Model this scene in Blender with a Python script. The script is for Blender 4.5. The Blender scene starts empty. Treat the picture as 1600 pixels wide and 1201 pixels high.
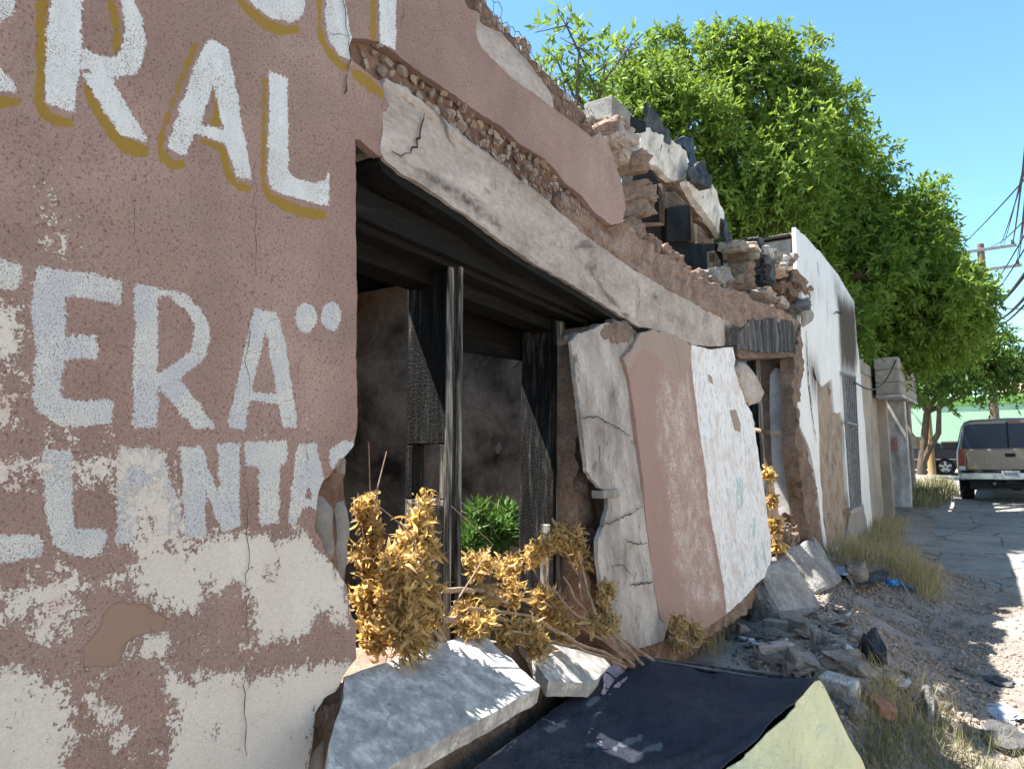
import bpy, bmesh, math, random
import numpy as np
from mathutils import Vector, Matrix, noise as mnoise
random.seed(7); RNG = np.random.default_rng(11)
S = bpy.context.scene; COL = S.collection
R = math.radians

# ---------------------------------------------------------------- camera
F, CX, CY = 1100.0, 800.0, 600.5
_t = math.tan(R(1.6))
Yc = np.array([710, -70, 1100.0]); Yc /= np.linalg.norm(Yc)
Zc = np.array([-_t, 1, (70 + 710 * _t) / 1100]); Zc /= np.linalg.norm(Zc)
Xc = -np.cross(Yc, Zc)
CAM = np.array([1.3, 0.0, 1.6])
cd = bpy.data.cameras.new('camera'); cam = bpy.data.objects.new('camera', cd); COL.objects.link(cam)
cd.sensor_width = 36; cd.lens = F / 1600 * 36; cd.clip_start = .05; cd.clip_end = 3000
M = Matrix(((Xc[0], Xc[1], -Xc[2], CAM[0]), (Yc[0], Yc[1], -Yc[2], CAM[1]), (Zc[0], Zc[1], -Zc[2], CAM[2]), (0, 0, 0, 1)))
cam.matrix_world = M; S.camera = cam

# ---------------------------------------------------------------- sky, sun, exposure
SUN = Vector((.445, .15, -1.0)).normalized()           # the way the light travels
w = bpy.data.worlds.new('World'); S.world = w; w.use_nodes = True
nt = w.node_tree; bg = nt.nodes['Background']
sky = nt.nodes.new('ShaderNodeTexSky'); sky.sky_type = 'NISHITA'; sky.sun_disc = False
sky.sun_elevation = math.asin(-SUN.z); sky.sun_rotation = math.atan2(-SUN.x, -SUN.y)
sky.air_density = 1.0; sky.dust_density = .25; sky.ozone_density = 1.6; sky.altitude = 300
tint = nt.nodes.new('ShaderNodeMix'); tint.data_type = 'RGBA'; tint.blend_type = 'MULTIPLY'; tint.inputs[0].default_value = 1; tint.inputs[7].default_value = (.74, 1.0, .98, 1)
nt.links.new(sky.outputs[0], tint.inputs[6]); nt.links.new(tint.outputs[2], bg.inputs[0]); bg.inputs[1].default_value = .085
sl = bpy.data.lights.new('sun', 'SUN'); so = bpy.data.objects.new('sun', sl); COL.objects.link(so)
sl.energy = 5.0; sl.angle = R(.55); sl.color = (1, .955, .88)
so.rotation_euler = SUN.to_track_quat('-Z', 'Y').to_euler(); so.location = (-6, -2, 12)
S.view_settings.view_transform = 'Standard'; S.view_settings.look = 'None'
S.view_settings.exposure = 1.92; S.view_settings.gamma = 1
S.view_settings.use_curve_mapping = False

# ---------------------------------------------------------------- pixel of the photograph -> point on a plane of the place
def ray(px, py):
    d = np.array([(px - CX) / F, (CY - py) / F, 1.0])
    return np.array([d @ Xc, d @ Yc, d @ Zc])
def PX(px, py, X=0., k=0., z0=0.):                     # on the plane x = X + k*(z-z0)
    d = ray(px, py); s = (X + k * (CAM[2] - z0) - CAM[0]) / (d[0] - k * d[2]); return CAM + s * d
def PY(px, py, Y): d = ray(px, py); return CAM + (Y - CAM[1]) / d[1] * d
def PZ(px, py, Z): d = ray(px, py); return CAM + (Z - CAM[2]) / d[2] * d

# ---------------------------------------------------------------- numpy value noise
def _h(ix, iy, s):
    n = (ix * 374761393 + iy * 668265263 + s * 974634539) & 0xffffffff
    n = ((n ^ (n >> 13)) * 1274126177) & 0xffffffff
    return ((n ^ (n >> 16)) & 0xffff) / 65535.0
def vn(x, y, s=0):
    x = np.asarray(x, float); y = np.asarray(y, float)
    ix = np.floor(x).astype(np.int64); iy = np.floor(y).astype(np.int64); fx = x - ix; fy = y - iy
    fx = fx * fx * (3 - 2 * fx); fy = fy * fy * (3 - 2 * fy)
    a = _h(ix, iy, s); b = _h(ix + 1, iy, s); c = _h(ix, iy + 1, s); d = _h(ix + 1, iy + 1, s)
    return (a + (b - a) * fx) * (1 - fy) + (c + (d - c) * fx) * fy
def fbm(x, y, o=4, s=0):
    v = 0; a = .5; t = 0
    for i in range(o):
        v = v + a * vn(np.asarray(x) * 2 ** i, np.asarray(y) * 2 ** i, s + i * 17); t += a; a *= .5
    return v / t
def sst(e0, e1, x): t = np.clip((np.asarray(x, float) - e0) / (e1 - e0), 0, 1); return t * t * (3 - 2 * t)

# ---------------------------------------------------------------- objects
def thing(name, label, cat, loc=(0, 0, 0), rz=0, group=None):
    o = bpy.data.objects.new(name, None); COL.objects.link(o); o.empty_display_size = .2
    o.location = loc; o.rotation_euler = (0, 0, rz); tag(o, label, cat, group); return o
def tag(o, label=None, cat=None, group=None, kind=None):
    if label: o['label'] = label
    if cat: o['category'] = cat
    if group: o['group'] = group
    if kind: o['kind'] = kind
    return o
def link(name, me, parent=None, world=True):
    """parent given and world=True: the mesh is in world coordinates, else in the parent's own"""
    o = bpy.data.objects.new(name, me); COL.objects.link(o)
    if parent:
        o.parent = parent
        if world:
            p = parent; off = Vector((0, 0, 0))
            while p: off += p.location; p = p.parent
            o.location = -off
    return o
def base_origin(o):
    """move the origin of a top-level mesh to the middle of its base"""
    me = o.data; n = len(me.vertices); a = np.empty(n * 3); me.vertices.foreach_get('co', a); a = a.reshape(-1, 3)
    c = np.array([(a[:, 0].min() + a[:, 0].max()) / 2, (a[:, 1].min() + a[:, 1].max()) / 2, a[:, 2].min()])
    me.vertices.foreach_set('co', (a - c).ravel()); me.update(); o.location = Vector(c) + o.location; return o
def mesh(name, v, f, mat, smooth=False):
    me = bpy.data.meshes.new(name); me.from_pydata([tuple(p) for p in v], [], [tuple(q) for q in f])
    if mat: me.materials.append(mat)
    if smooth: me.polygons.foreach_set('use_smooth', [True] * len(me.polygons))
    me.update(); return me
def fastmesh(name, V, Q, mat, smooth=False, attrs=None):
    """V (n,3), Q (m,k) arrays"""
    V = np.asarray(V, float); Q = np.asarray(Q, np.int32); m, k = Q.shape
    me = bpy.data.meshes.new(name); me.vertices.add(len(V)); me.vertices.foreach_set('co', V.ravel())
    me.loops.add(m * k); me.loops.foreach_set('vertex_index', Q.ravel())
    me.polygons.add(m); me.polygons.foreach_set('loop_start', np.arange(0, m * k, k, dtype=np.int32))
    me.polygons.foreach_set('loop_total', np.full(m, k, np.int32))
    if smooth: me.polygons.foreach_set('use_smooth', np.ones(m, bool))
    me.update(calc_edges=True); me.validate()
    for a, val in (attrs or {}).items():
        me.attributes.new(a, 'FLOAT', 'POINT').data.foreach_set('value', np.asarray(val, np.float32))
    if mat: me.materials.append(mat)
    return me
class MB:
    """collects boxes, prisms, tubes, lathes as one mesh"""
    def __init__(s): s.v = []; s.f = []
    def add(s, v, f):
        n = len(s.v); s.v += [tuple(p) for p in v]; s.f += [tuple(i + n for i in q) for q in f]; return s
    def box(s, x0, x1, y0, y1, z0, z1, bev=0., M=None):
        bm = bmesh.new(); bmesh.ops.create_cube(bm, size=1)
        for q in bm.verts: q.co = ((x0 + x1) / 2 + q.co.x * (x1 - x0), (y0 + y1) / 2 + q.co.y * (y1 - y0), (z0 + z1) / 2 + q.co.z * (z1 - z0))
        if bev: bmesh.ops.bevel(bm, geom=bm.edges[:], offset=bev, segments=1, affect='EDGES')
        if M is not None: bm.transform(M)
        bm.verts.index_update()
        s.add([q.co[:] for q in bm.verts], [[q.index for q in f.verts] for f in bm.faces]); bm.free(); return s
    def prism(s, poly, a, b, ax='x'):
        """polygon in the other two axes, extruded from a to b"""
        n = len(poly)
        mk = {'x': lambda p, t: (t, p[0], p[1]), 'y': lambda p, t: (p[0], t, p[1]), 'z': lambda p, t: (p[0], p[1], t)}[ax]
        v = [mk(p, a) for p in poly] + [mk(p, b) for p in poly]
        f = [list(range(n))[::-1], list(range(n, 2 * n))] + [[i, (i + 1) % n, n + (i + 1) % n, n + i] for i in range(n)]
        return s.add(v, f)
    def tube(s, pts, r, seg=8, cap=True):
        pts = [Vector(p) for p in pts]; n = len(pts); rs = r if isinstance(r, (list, tuple)) else [r] * n
        v = []; f = []; up = Vector((0, 0, 1)); ref = None
        for i, p in enumerate(pts):
            t = (pts[min(i + 1, n - 1)] - pts[max(i - 1, 0)]).normalized()
            if ref is None: ref = t.orthogonal().normalized()
            a = (ref - t * ref.dot(t))
            a = a.normalized() if a.length > 1e-6 else t.orthogonal().normalized()
            ref = a; b = t.cross(a)
            v += [p + (a * math.cos(2 * math.pi * j / seg) + b * math.sin(2 * math.pi * j / seg)) * rs[i] for j in range(seg)]
        for i in range(n - 1):
            for j in range(seg): f.append([i * seg + j, i * seg + (j + 1) % seg, (i + 1) * seg + (j + 1) % seg, (i + 1) * seg + j])
        if cap: f += [list(range(seg))[::-1], list(range((n - 1) * seg, n * seg))]
        return s.add(v, f)
    def lathe(s, prof, c=(0, 0, 0), ax='x', seg=28):
        """prof = (radius, along) pairs, closed only where the radius is 0"""
        v = []; f = []; n = len(prof)
        for r, a in prof:
            for j in range(seg):
                p = (r * math.cos(2 * math.pi * j / seg), r * math.sin(2 * math.pi * j / seg))
                q = {'x': (a, p[0], p[1]), 'y': (p[0], a, p[1]), 'z': (p[0], p[1], a)}[ax]
                v.append((c[0] + q[0], c[1] + q[1], c[2] + q[2]))
        for i in range(n - 1):
            for j in range(seg): f.append([i * seg + j, i * seg + (j + 1) % seg, (i + 1) * seg + (j + 1) % seg, (i + 1) * seg + j])
        return s.add(v, f)
    def build(s, name, mat, parent=None, world=True, smooth=False, bev=0):
        me = mesh(name, s.v, s.f, mat, smooth)
        if smooth:
            me.set_sharp_from_angle(angle=R(38))
        o = link(name, me, parent, world)
        if bev:
            md = o.modifiers.new('bevel', 'BEVEL'); md.width = bev; md.segments = 2; md.limit_method = 'ANGLE'; md.angle_limit = R(40)
        return o

# ---------------------------------------------------------------- polygons
def sdf(P, poly):
    """signed distance (inside positive) of points P (n,2) to a closed polygon"""
    poly = np.asarray(poly, float); A = poly; B = np.roll(poly, -1, 0)
    d2 = np.full(len(P), 1e9); ins = np.zeros(len(P), bool); near = np.zeros((len(P), 2))
    for a, b in zip(A, B):
        e = b - a; L = e @ e
        if L < 1e-14: continue
        t = np.clip(((P - a) @ e) / L, 0, 1); q = a + t[:, None] * e; dd = ((P - q) ** 2).sum(1)
        m = dd < d2; d2[m] = dd[m]; near[m] = q[m]
        if a[1] != b[1]:
            c = ((a[1] > P[:, 1]) != (b[1] > P[:, 1])) & (P[:, 0] < (b[0] - a[0]) * (P[:, 1] - a[1]) / (b[1] - a[1]) + a[0])
            ins ^= c
    d = np.sqrt(d2); return np.where(ins, d, -d), near
def inside_grid(ys_, zs_, poly):
    poly = np.asarray(poly, float); A = poly; Bq = np.roll(poly, -1, 0); out = np.zeros((len(ys_), len(zs_)), bool)
    for i, y in enumerate(ys_):
        m = (A[:, 0] > y) != (Bq[:, 0] > y)
        if m.any():
            a = A[m]; b = Bq[m]; zc = np.sort(a[:, 1] + (y - a[:, 0]) / (b[:, 0] - a[:, 0]) * (b[:, 1] - a[:, 1])); out[i] = np.searchsorted(zc, zs_) % 2 == 1
    return out
def nearest(P, poly):
    A = np.asarray(poly, float); Bq = np.roll(A, -1, 0); e = Bq - A; L = (e * e).sum(1); k = L > 1e-14; A = A[k]; e = e[k]; L = L[k]; out = np.empty_like(P)
    for s in range(0, len(P), 400):
        q = P[s:s + 400, None, :]; t = np.clip(((q - A) * e).sum(2) / L, 0, 1); c = A + t[:, :, None] * e; j = ((q - c) ** 2).sum(2).argmin(1); out[s:s + 400] = c[np.arange(len(j)), j]
    return out
def resample(poly, step, jag=0, seed=0):
    out = []; n = len(poly); L = 0
    for i in range(n):
        a = np.array(poly[i], float); b = np.array(poly[(i + 1) % n], float); l = np.linalg.norm(b - a)
        m = max(1, int(l / step)); nrm = np.array([-(b - a)[1], (b - a)[0]]) / max(l, 1e-9)
        for j in range(m):
            p = a + (b - a) * j / m
            out.append((p, nrm, L + l * j / m))
        L += l
    P = np.array([o[0] for o in out])
    if jag: P = P + np.array([o[1] for o in out]) * (jag * 2 * (fbm(np.array([o[2] for o in out]) / (step * 3), np.full(len(out), seed * 7.3), 3, seed) - .5))[:, None]
    return P
def yz(pts, X=0., k=0., z0=0.): return [tuple(PX(p[0], p[1], X, k, z0)[1:]) for p in pts]
def plate(name, outline, mat, parent=None, X=0., k=0., z0=0., thick=.02, res=.03, jag=0., bump=None, attrs=None, px=True,
          holes=(), xfun=None, seed=1, back=False, smooth=True):
    """A slab of the facade: outline (photo pixels or y,z) on the plane x = X + k(z-z0), snapped grid front, real thickness.
    bump(y,z) -> offset along x; attrs: name -> function(P) of the (y,z) points"""
    poly = yz(outline, X, k, z0) if px else list(outline)
    poly = resample(poly, max(res * .7, .004), jag, seed) if jag else np.array(poly, float)
    lo = poly.min(0) - res; hi = poly.max(0) + res
    ny = int((hi[0] - lo[0]) / res) + 2; nz = int((hi[1] - lo[1]) / res) + 2
    gy, gz = np.meshgrid(lo[0] + np.arange(ny) * res, lo[1] + np.arange(nz) * res, indexing='ij')
    P = np.stack([gy.ravel(), gz.ravel()], 1); ys_ = gy[:, 0]; zs_ = gz[0]; ins = inside_grid(ys_, zs_, poly).ravel(); owner = np.zeros(len(P), int); loops = [poly]
    for h in holes:
        hp = np.array(yz(h, X, k, z0) if px else h, float)
        if jag: hp = resample(hp, max(res * .7, .004), jag, seed + 5)
        m = inside_grid(ys_, zs_, hp).ravel(); ins &= ~m; loops.append(hp); owner[m] = len(loops) - 1
    idx = np.arange(ny * nz).reshape(ny, nz)
    Q = np.stack([idx[:-1, :-1].ravel(), idx[1:, :-1].ravel(), idx[1:, 1:].ravel(), idx[:-1, 1:].ravel()], 1)
    Q = Q[ins[Q].any(1)]
    used = np.unique(Q); mv = used[~ins[used]]
    for li, lp in enumerate(loops):
        mm = mv[owner[mv] == li]
        if len(mm): P[mm] = nearest(P[mm], lp)
    re = -np.ones(len(P), int); re[used] = np.arange(len(used)); Q = re[Q]; P = P[used]
    E = np.concatenate([Q[:, [0, 1]], Q[:, [1, 2]], Q[:, [2, 3]], Q[:, [3, 0]]])
    key = np.sort(E, 1); uq, inv, cnt = np.unique(key[:, 0].astype(np.int64) * 10**7 + key[:, 1], return_inverse=True, return_counts=True)
    BE = E[cnt[inv] == 1]
    x = X + k * (P[:, 1] - z0)
    if xfun is not None: x = x + xfun(P[:, 0], P[:, 1])
    xb = x - thick
    if bump is not None: x = x + bump(P[:, 0], P[:, 1])
    n = len(P); V = np.column_stack([x, P])
    bv = np.unique(BE); rb = -np.ones(n, int); rb[bv] = np.arange(len(bv))
    V = np.concatenate([V, V[bv], np.column_stack([xb, P])[bv]])
    a = rb[BE[:, 0]] + n; b = rb[BE[:, 1]] + n; nb = len(bv)
    side = np.stack([b, a, a + nb, b + nb], 1)
    QQ = [Q, side]
    if back:
        o = len(V); V = np.concatenate([V, np.column_stack([xb, P])]); QQ.append(Q[:, ::-1] + o)
    at = {}
    for an, fn in (attrs or {}).items():
        val = fn(P); at[an] = np.concatenate([val, val[bv], val[bv]] + ([val] if back else []))
    me = fastmesh(name, V, np.concatenate(QQ), mat, False, at)
    if smooth:
        fl = np.zeros(len(me.polygons), bool); fl[:len(Q)] = True
        if len(fl) == sum(len(q) for q in QQ): me.polygons.foreach_set('use_smooth', fl)
    return link(name, me, parent)
def polyattr(items, X=0., k=0., z0=0., px=True):
    """items: polygons; returns fn giving the largest signed distance over them"""
    polys = [np.array(yz(p, X, k, z0) if px else p) for p in items]
    def fn(P):
        v = np.full(len(P), -.3)
        for q in polys:
            lo = q.min(0) - .3; hi = q.max(0) + .3
            m = ((P > lo) & (P < hi)).all(1)
            if m.any(): v[m] = np.maximum(v[m], sdf(P[m], q)[0])
        return v
    return fn
def wearattr(items, X=0., k=0., z0=0., soft=.06):
    polys = [(np.array(yz(p, X, k, z0)), a) for p, a in items]
    def fn(P):
        v = np.zeros(len(P))
        for q, a in polys: v = np.maximum(v, a * sst(-soft, soft, sdf(P, q)[0]))
        return v
    return fn

# ---------------------------------------------------------------- materials
def new_mat(name):
    m = bpy.data.materials.new(name); m.use_nodes = True; t = m.node_tree; return m, t, t.nodes['Principled BSDF']
def NN(t, typ, ins=None, **props):
    n = t.nodes.new(typ)
    for k, v in props.items(): setattr(n, k, v)
    for k, v in (ins or {}).items():
        sck = n.inputs[k]
        if isinstance(v, bpy.types.NodeSocket): t.links.new(v, sck)
        else: sck.default_value = v
    return n
def c4(c): return (c[0], c[1], c[2], 1)
def coord(t, scale=(1, 1, 1), kind='Object'):
    tc = NN(t, 'ShaderNodeTexCoord'); return NN(t, 'ShaderNodeMapping', {'Vector': tc.outputs[kind], 'Scale': scale}).outputs[0]
def noise(t, vec, scale, detail=4, rough=.6, dist=0): return NN(t, 'ShaderNodeTexNoise', {'Vector': vec, 'Scale': scale, 'Detail': detail, 'Roughness': rough, 'Distortion': dist}).outputs['Fac']
def voro(t, vec, scale, feature='F1', out='Distance'): return NN(t, 'ShaderNodeTexVoronoi', {'Vector': vec, 'Scale': scale}, feature=feature).outputs[out]
def ramp(t, fac, stops, interp='LINEAR'):
    n = NN(t, 'ShaderNodeValToRGB', {'Fac': fac}); e = n.color_ramp.elements; n.color_ramp.interpolation = interp
    while len(e) < len(stops): e.new(.5)
    for q, (p, c) in zip(e, stops): q.position = p; q.color = c4(c) if not isinstance(c, (int, float)) else (c, c, c, 1)
    return n.outputs[0]
def mix(t, fac, a, b, mode='MIX'):
    n = NN(t, 'ShaderNodeMix', data_type='RGBA', blend_type=mode)
    for i, v in ((0, fac), (6, a), (7, b)):
        if isinstance(v, bpy.types.NodeSocket): t.links.new(v, n.inputs[i])
        else: n.inputs[i].default_value = c4(v) if isinstance(v, tuple) else v
    return n.outputs[2]
def ma(t, op, a, b=0., c=0., clamp=False):
    n = NN(t, 'ShaderNodeMath', operation=op, use_clamp=clamp)
    for i, v in enumerate((a, b, c)):
        if isinstance(v, bpy.types.NodeSocket): t.links.new(v, n.inputs[i])
        else: n.inputs[i].default_value = v
    return n.outputs[0]
def step(t, x, e, wd=.02): return NN(t, 'ShaderNodeMapRange', {'Value': x, 'From Min': e - wd, 'From Max': e + wd}, interpolation_type='SMOOTHSTEP').outputs[0]
def bump(t, b, h, strength=.5, dist=.01, chain=None):
    i = {'Height': h, 'Strength': strength, 'Distance': dist}
    if chain is not None: i['Normal'] = chain
    o = NN(t, 'ShaderNodeBump', i).outputs[0]
    if b is not None: t.links.new(o, b.inputs['Normal'])
    return o
def attr(t, name): return NN(t, 'ShaderNodeAttribute', attribute_name=name).outputs['Fac']
def setc(t, b, c, rough=.9, spec=.3, metal=0):
    if isinstance(c, bpy.types.NodeSocket): t.links.new(c, b.inputs['Base Color'])
    else: b.inputs['Base Color'].default_value = c4(c)
    if isinstance(rough, bpy.types.NodeSocket): t.links.new(rough, b.inputs['Roughness'])
    else: b.inputs['Roughness'].default_value = rough
    b.inputs['Specular IOR Level'].default_value = spec; b.inputs['Metallic'].default_value = metal
def rough_mat(name, stops, scale=6, fine=80, fstr=.35, bstr=.6, bdist=.01, rough=.92, stretch=(1, 1, 1), spec=.25, vary=0., dark=None, metal=0, kind='Object', cscale=None):
    """large blotches between the stops, fine grain on top, grain and pits as relief; dark = (scale, threshold, colour) stains"""
    m, t, b = new_mat(name); v = coord(t, stretch, kind)
    n1 = noise(t, v, scale, 5, .62, .3); n2 = noise(t, v, fine, 4, .7)
    c = ramp(t, n1, stops)
    c = mix(t, fstr, c, ramp(t, n2, [(.25, .25), (.75, .78)]), 'OVERLAY')
    if dark:
        n3 = noise(t, v, dark[0], 6, .66, .6); c = mix(t, step(t, n3, dark[1], .05), c, dark[2])
    if vary:
        oi = NN(t, 'ShaderNodeObjectInfo'); c = mix(t, 1.0, c, ramp(t, oi.outputs['Random'], [(0, 1 - vary), (1, 1 + vary)]), 'MULTIPLY')
    setc(t, b, c, rough, spec, metal)
    hh = ma(t, 'ADD', ma(t, 'MULTIPLY', n2, .6), n1); bump(t, b, hh, bstr, bdist)
    return m
# ---------------------------------------------------------------- shared materials
MAT = {}
MAT['adobe'] = rough_mat('adobe', [(.3, (.17, .115, .086)), (.5, (.28, .2, .155)), (.7, (.39, .295, .235))], 9, 60, .7, 1., .03)
MAT['adobe_soot'] = rough_mat('adobe_soot', [(.3, (.12, .082, .06)), (.5, (.21, .148, .113)), (.72, (.3, .22, .172))], 7, 60, .7, 1., .03, dark=(1.8, .64, (.07, .055, .045)))
MAT['grey_plaster'] = rough_mat('grey_plaster', [(.3, (.22, .185, .16)), (.5, (.36, .31, .275)), (.72, (.48, .425, .385))], 6, 60, .5, .6, .008, stretch=(1, .5, 1), dark=(4, .62, (.13, .11, .095)))
MAT['cement'] = rough_mat('cement', [(.3, (.17, .155, .14)), (.55, (.27, .25, .225)), (.75, (.37, .34, .305))], 6, 50, .4, .7, .01)
MAT['concrete'] = rough_mat('concrete', [(.3, (.25, .24, .23)), (.5, (.36, .35, .335)), (.66, (.58, .56, .54))], 22, 60, .5, .6, .005, dark=(30, .66, (.17, .17, .17)))
def char_mat():
    m, t, b = new_mat('charred_post'); g = noise(t, coord(t, (1, 1, .035)), 60, 4, .7); big = noise(t, coord(t, (1, 1, .3)), 7, 4, .6); cell = voro(t, coord(t, (1, 1, .6)), 120, 'DISTANCE_TO_EDGE')
    c = ramp(t, ma(t, 'ADD', ma(t, 'MULTIPLY', g, .8), ma(t, 'MULTIPLY', big, .3)), [(.44, .004), (.58, .016), (.68, .07), (.8, .3)]); c = mix(t, step(t, cell, .05, .05), (.003, .003, .003), c)
    setc(t, b, c, .75, .15); bump(t, b, ma(t, 'ADD', ma(t, 'MULTIPLY', step(t, cell, .06, .06), .4), g), .8, .005); return m
MAT['char'] = char_mat()
MAT['char_h'] = rough_mat('charred_wood_flat', [(.3, (.003, .003, .003)), (.58, (.008, .0075, .007)), (.85, (.05, .038, .03))], 14, 70, .6, 1., .012, rough=.75, stretch=(3, .3, 3), spec=.2)
MAT['rough_wood'] = rough_mat('scorched_wood', [(.3, (.05, .035, .025)), (.5, (.14, .095, .065)), (.75, (.26, .185, .13))], 10, 60, .5, .8, .008, stretch=(3, .4, 3))
MAT['greywood'] = rough_mat('weathered_wood', [(.36, (.012, .011, .011)), (.47, (.10, .09, .08)), (.57, (.29, .268, .24)), (.75, (.5, .47, .43))], 9, 45, .6, 1., .008, stretch=(5, 5, .3))
MAT['soot_wall'] = rough_mat('sooty_plaster', [(.34, (.012, .012, .012)), (.5, (.05, .042, .035)), (.66, (.12, .098, .08))], 1.6, 30, .4, .4, .008)
MAT['inner_plaster'] = rough_mat('smoky_inner_plaster', [(.34, (.07, .052, .04)), (.48, (.33, .25, .19)), (.62, (.58, .46, .36))], 2.2, 30, .5, .5, .01)
MAT['stone'] = rough_mat('rubble_stone', [(.3, (.22, .165, .125)), (.55, (.36, .285, .225)), (.75, (.5, .42, .35))], 9, 60, .4, .6, .006, vary=.28)
MAT['dirt_mortar'] = rough_mat('earth_mortar', [(.3, (.10, .06, .042)), (.55, (.2, .125, .088)), (.75, (.3, .2, .145))], 9, 60, .5, 1., .012)
MAT['wire'] = rough_mat('rusty_wire', [(.3, (.03, .022, .018)), (.7, (.09, .06, .045))], 30, 90, .3, .3, .002, rough=.7)
MAT['crack'] = rough_mat('crack_dirt', [(.3, (.025, .018, .014)), (.7, (.06, .043, .034))], 30, 90, .3, .3, .002)
MAT['tar'] = rough_mat('burnt_roofing', [(.3, (.008, .008, .01)), (.55, (.02, .021, .026)), (.75, (.075, .08, .095))], 14, 50, .5, .9, .01, rough=.55, spec=.5)
MAT['roofwhite'] = rough_mat('painted_roof_skin', [(.25, (.2, .19, .17)), (.45, (.5, .48, .44)), (.7, (.72, .7, .66))], 7, 40, .35, .5, .006, dark=(9, .66, (.05, .047, .045)))
MAT['tanwood'] = rough_mat('tan_timber', [(.3, (.17, .11, .065)), (.6, (.36, .26, .17))], 10, 50, .4, .5, .006)
MAT['cmu'] = rough_mat('concrete_block', [(.3, (.2, .175, .155)), (.5, (.3, .27, .24)), (.72, (.4, .365, .33))], 5, 70, .5, .7, .005, vary=.12)
MAT['weathered'] = rough_mat('weathered_plaster', [(.3, (.2, .172, .15)), (.5, (.33, .295, .268)), (.7, (.47, .43, .395))], 6, 70, .5, .6, .006, stretch=(1, 1.3, .75), dark=(11, .64, (.12, .105, .09)))
MAT['charbeam'] = rough_mat('charred_beam', [(.35, (.018, .018, .019)), (.5, (.06, .06, .063)), (.68, (.2, .185, .17))], 5, 60, .5, 1., .012, stretch=(2, 2.6, .3))
MAT['dirt_render'] = rough_mat('bare_mud_render', [(.3, (.2, .145, .105)), (.5, (.31, .24, .185)), (.72, (.4, .325, .265))], 4, 40, .5, 1., .02, dark=(5, .63, (.12, .085, .06)))
MAT['mortar'] = rough_mat('mortar', [(.3, (.16, .145, .13)), (.7, (.27, .25, .23))], 8, 70, .4, .6, .005)
MAT['render'] = rough_mat('cement_render', [(.3, (.24, .2, .165)), (.5, (.33, .28, .235)), (.72, (.43, .375, .32))], 2.5, 50, .3, .4, .005, stretch=(1, 1, .6))
MAT['iron'] = rough_mat('painted_iron', [(.3, (.1, .1, .105)), (.7, (.24, .24, .25))], 20, 80, .3, .2, .002, rough=.5, spec=.5)
MAT['pvc'] = rough_mat('soot_stained_pipe', [(.3, (.08, .08, .085)), (.7, (.2, .2, .21))], 20, 80, .3, .2, .002, rough=.5, spec=.5)
MAT['bark'] = rough_mat('bark', [(.3, (.05, .036, .025)), (.6, (.13, .1, .073)), (.8, (.2, .16, .12))], 8, 40, .5, 1., .02, stretch=(3, 3, .7))
MAT['twig'] = rough_mat('dry_twig', [(.3, (.17, .11, .08)), (.7, (.38, .28, .2))], 20, 60, .4, .5, .004)

# ---------------------------------------------------------------- lettering, flaked paint and wear of the stucco front (photo outlines)
WHITE = [
 [(-100,-10),(24,-10),(24,12),(16,28),(0,36),(-100,40)], [(-100,98),(0,104),(15,122),(28,144),(0,144),(-100,148)],
 [(80,-20),(130,-20),(128,70),(122,120),(116,176),(100,170),(70,160),(72,100)],
 [(186,-20),(205,-15),(220,24),(229,60),(224,96),(212,116),(180,120),(128,108),(126,72),(160,88),(180,90),(192,76),(196,48),(192,16)],
 [(125,110),(172,116),(200,168),(232,218),(224,220),(188,210),(160,168)],
 [(326,60),(356,74),(372,160),(394,280),(370,276),(352,222),(304,208),(290,244),(262,232),(280,168),(312,88)],
 [(420,110),(450,124),(450,264),(460,278),(492,286),(506,284),(514,266),(514,324),(480,314),(424,298),(419,280)],
 [(385,-10),(478,-10),(476,14),(468,30),(450,35),(420,26),(395,8)],
 [(508,-10),(536,-10),(545,40),(552,62),(548,96),(530,86),(514,64),(508,30)],
 [(592,-8),(619,-8),(618,79),(593,68)] ]
WHITE_HOLE = [[(332,134),(351,203),(313,195)]]
YELLOW = [
 [(60,-12),(76,-12),(70,160),(80,176),(116,188),(116,198),(92,198),(66,186),(54,168)],
 [(166,-8),(178,-2),(186,24),(190,52),(186,84),(176,84),(178,48),(172,16)],
 [(128,128),(140,132),(168,185),(192,210),(232,230),(233,244),(215,246),(190,236),(165,208),(140,165)],
 [(304,66),(310,70),(282,140),(258,205),(256,232),(268,248),(290,252),(288,265),(270,264),(250,250),(246,225),(252,200),(272,150),(290,95)],
 [(330,136),(338,150),(345,198),(328,196),(335,172)],
 [(314,216),(348,226),(356,240),(360,262),(370,284),(394,292),(392,300),(372,298),(356,284),(348,258),(342,234),(314,224)],
 [(409,122),(417,122),(414,280),(424,302),(470,322),(510,330),(508,344),(480,342),(440,328),(418,312),(408,290)],
 [(-90,150),(10,148),(35,152),(36,163),(10,168),(-90,170)],
 [(365,-5),(380,2),(420,32),(450,40),(470,40),(466,52),(445,56),(415,48),(385,24)],
 [(494,-10),(503,-10),(501,40),(512,72),(540,100),(548,106),(536,113),(515,92),(497,62)],
 [(580,-8),(588,-8),(586,66),(578,62)], [(550,106),(572,116),(603,146),(601,157),(575,142),(550,120)] ]
def ell(cx, cy, rx, ry, n=18): return [(cx + rx * math.cos(2 * math.pi * i / n), cy + ry * math.sin(2 * math.pi * i / n)) for i in range(n)]
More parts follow.
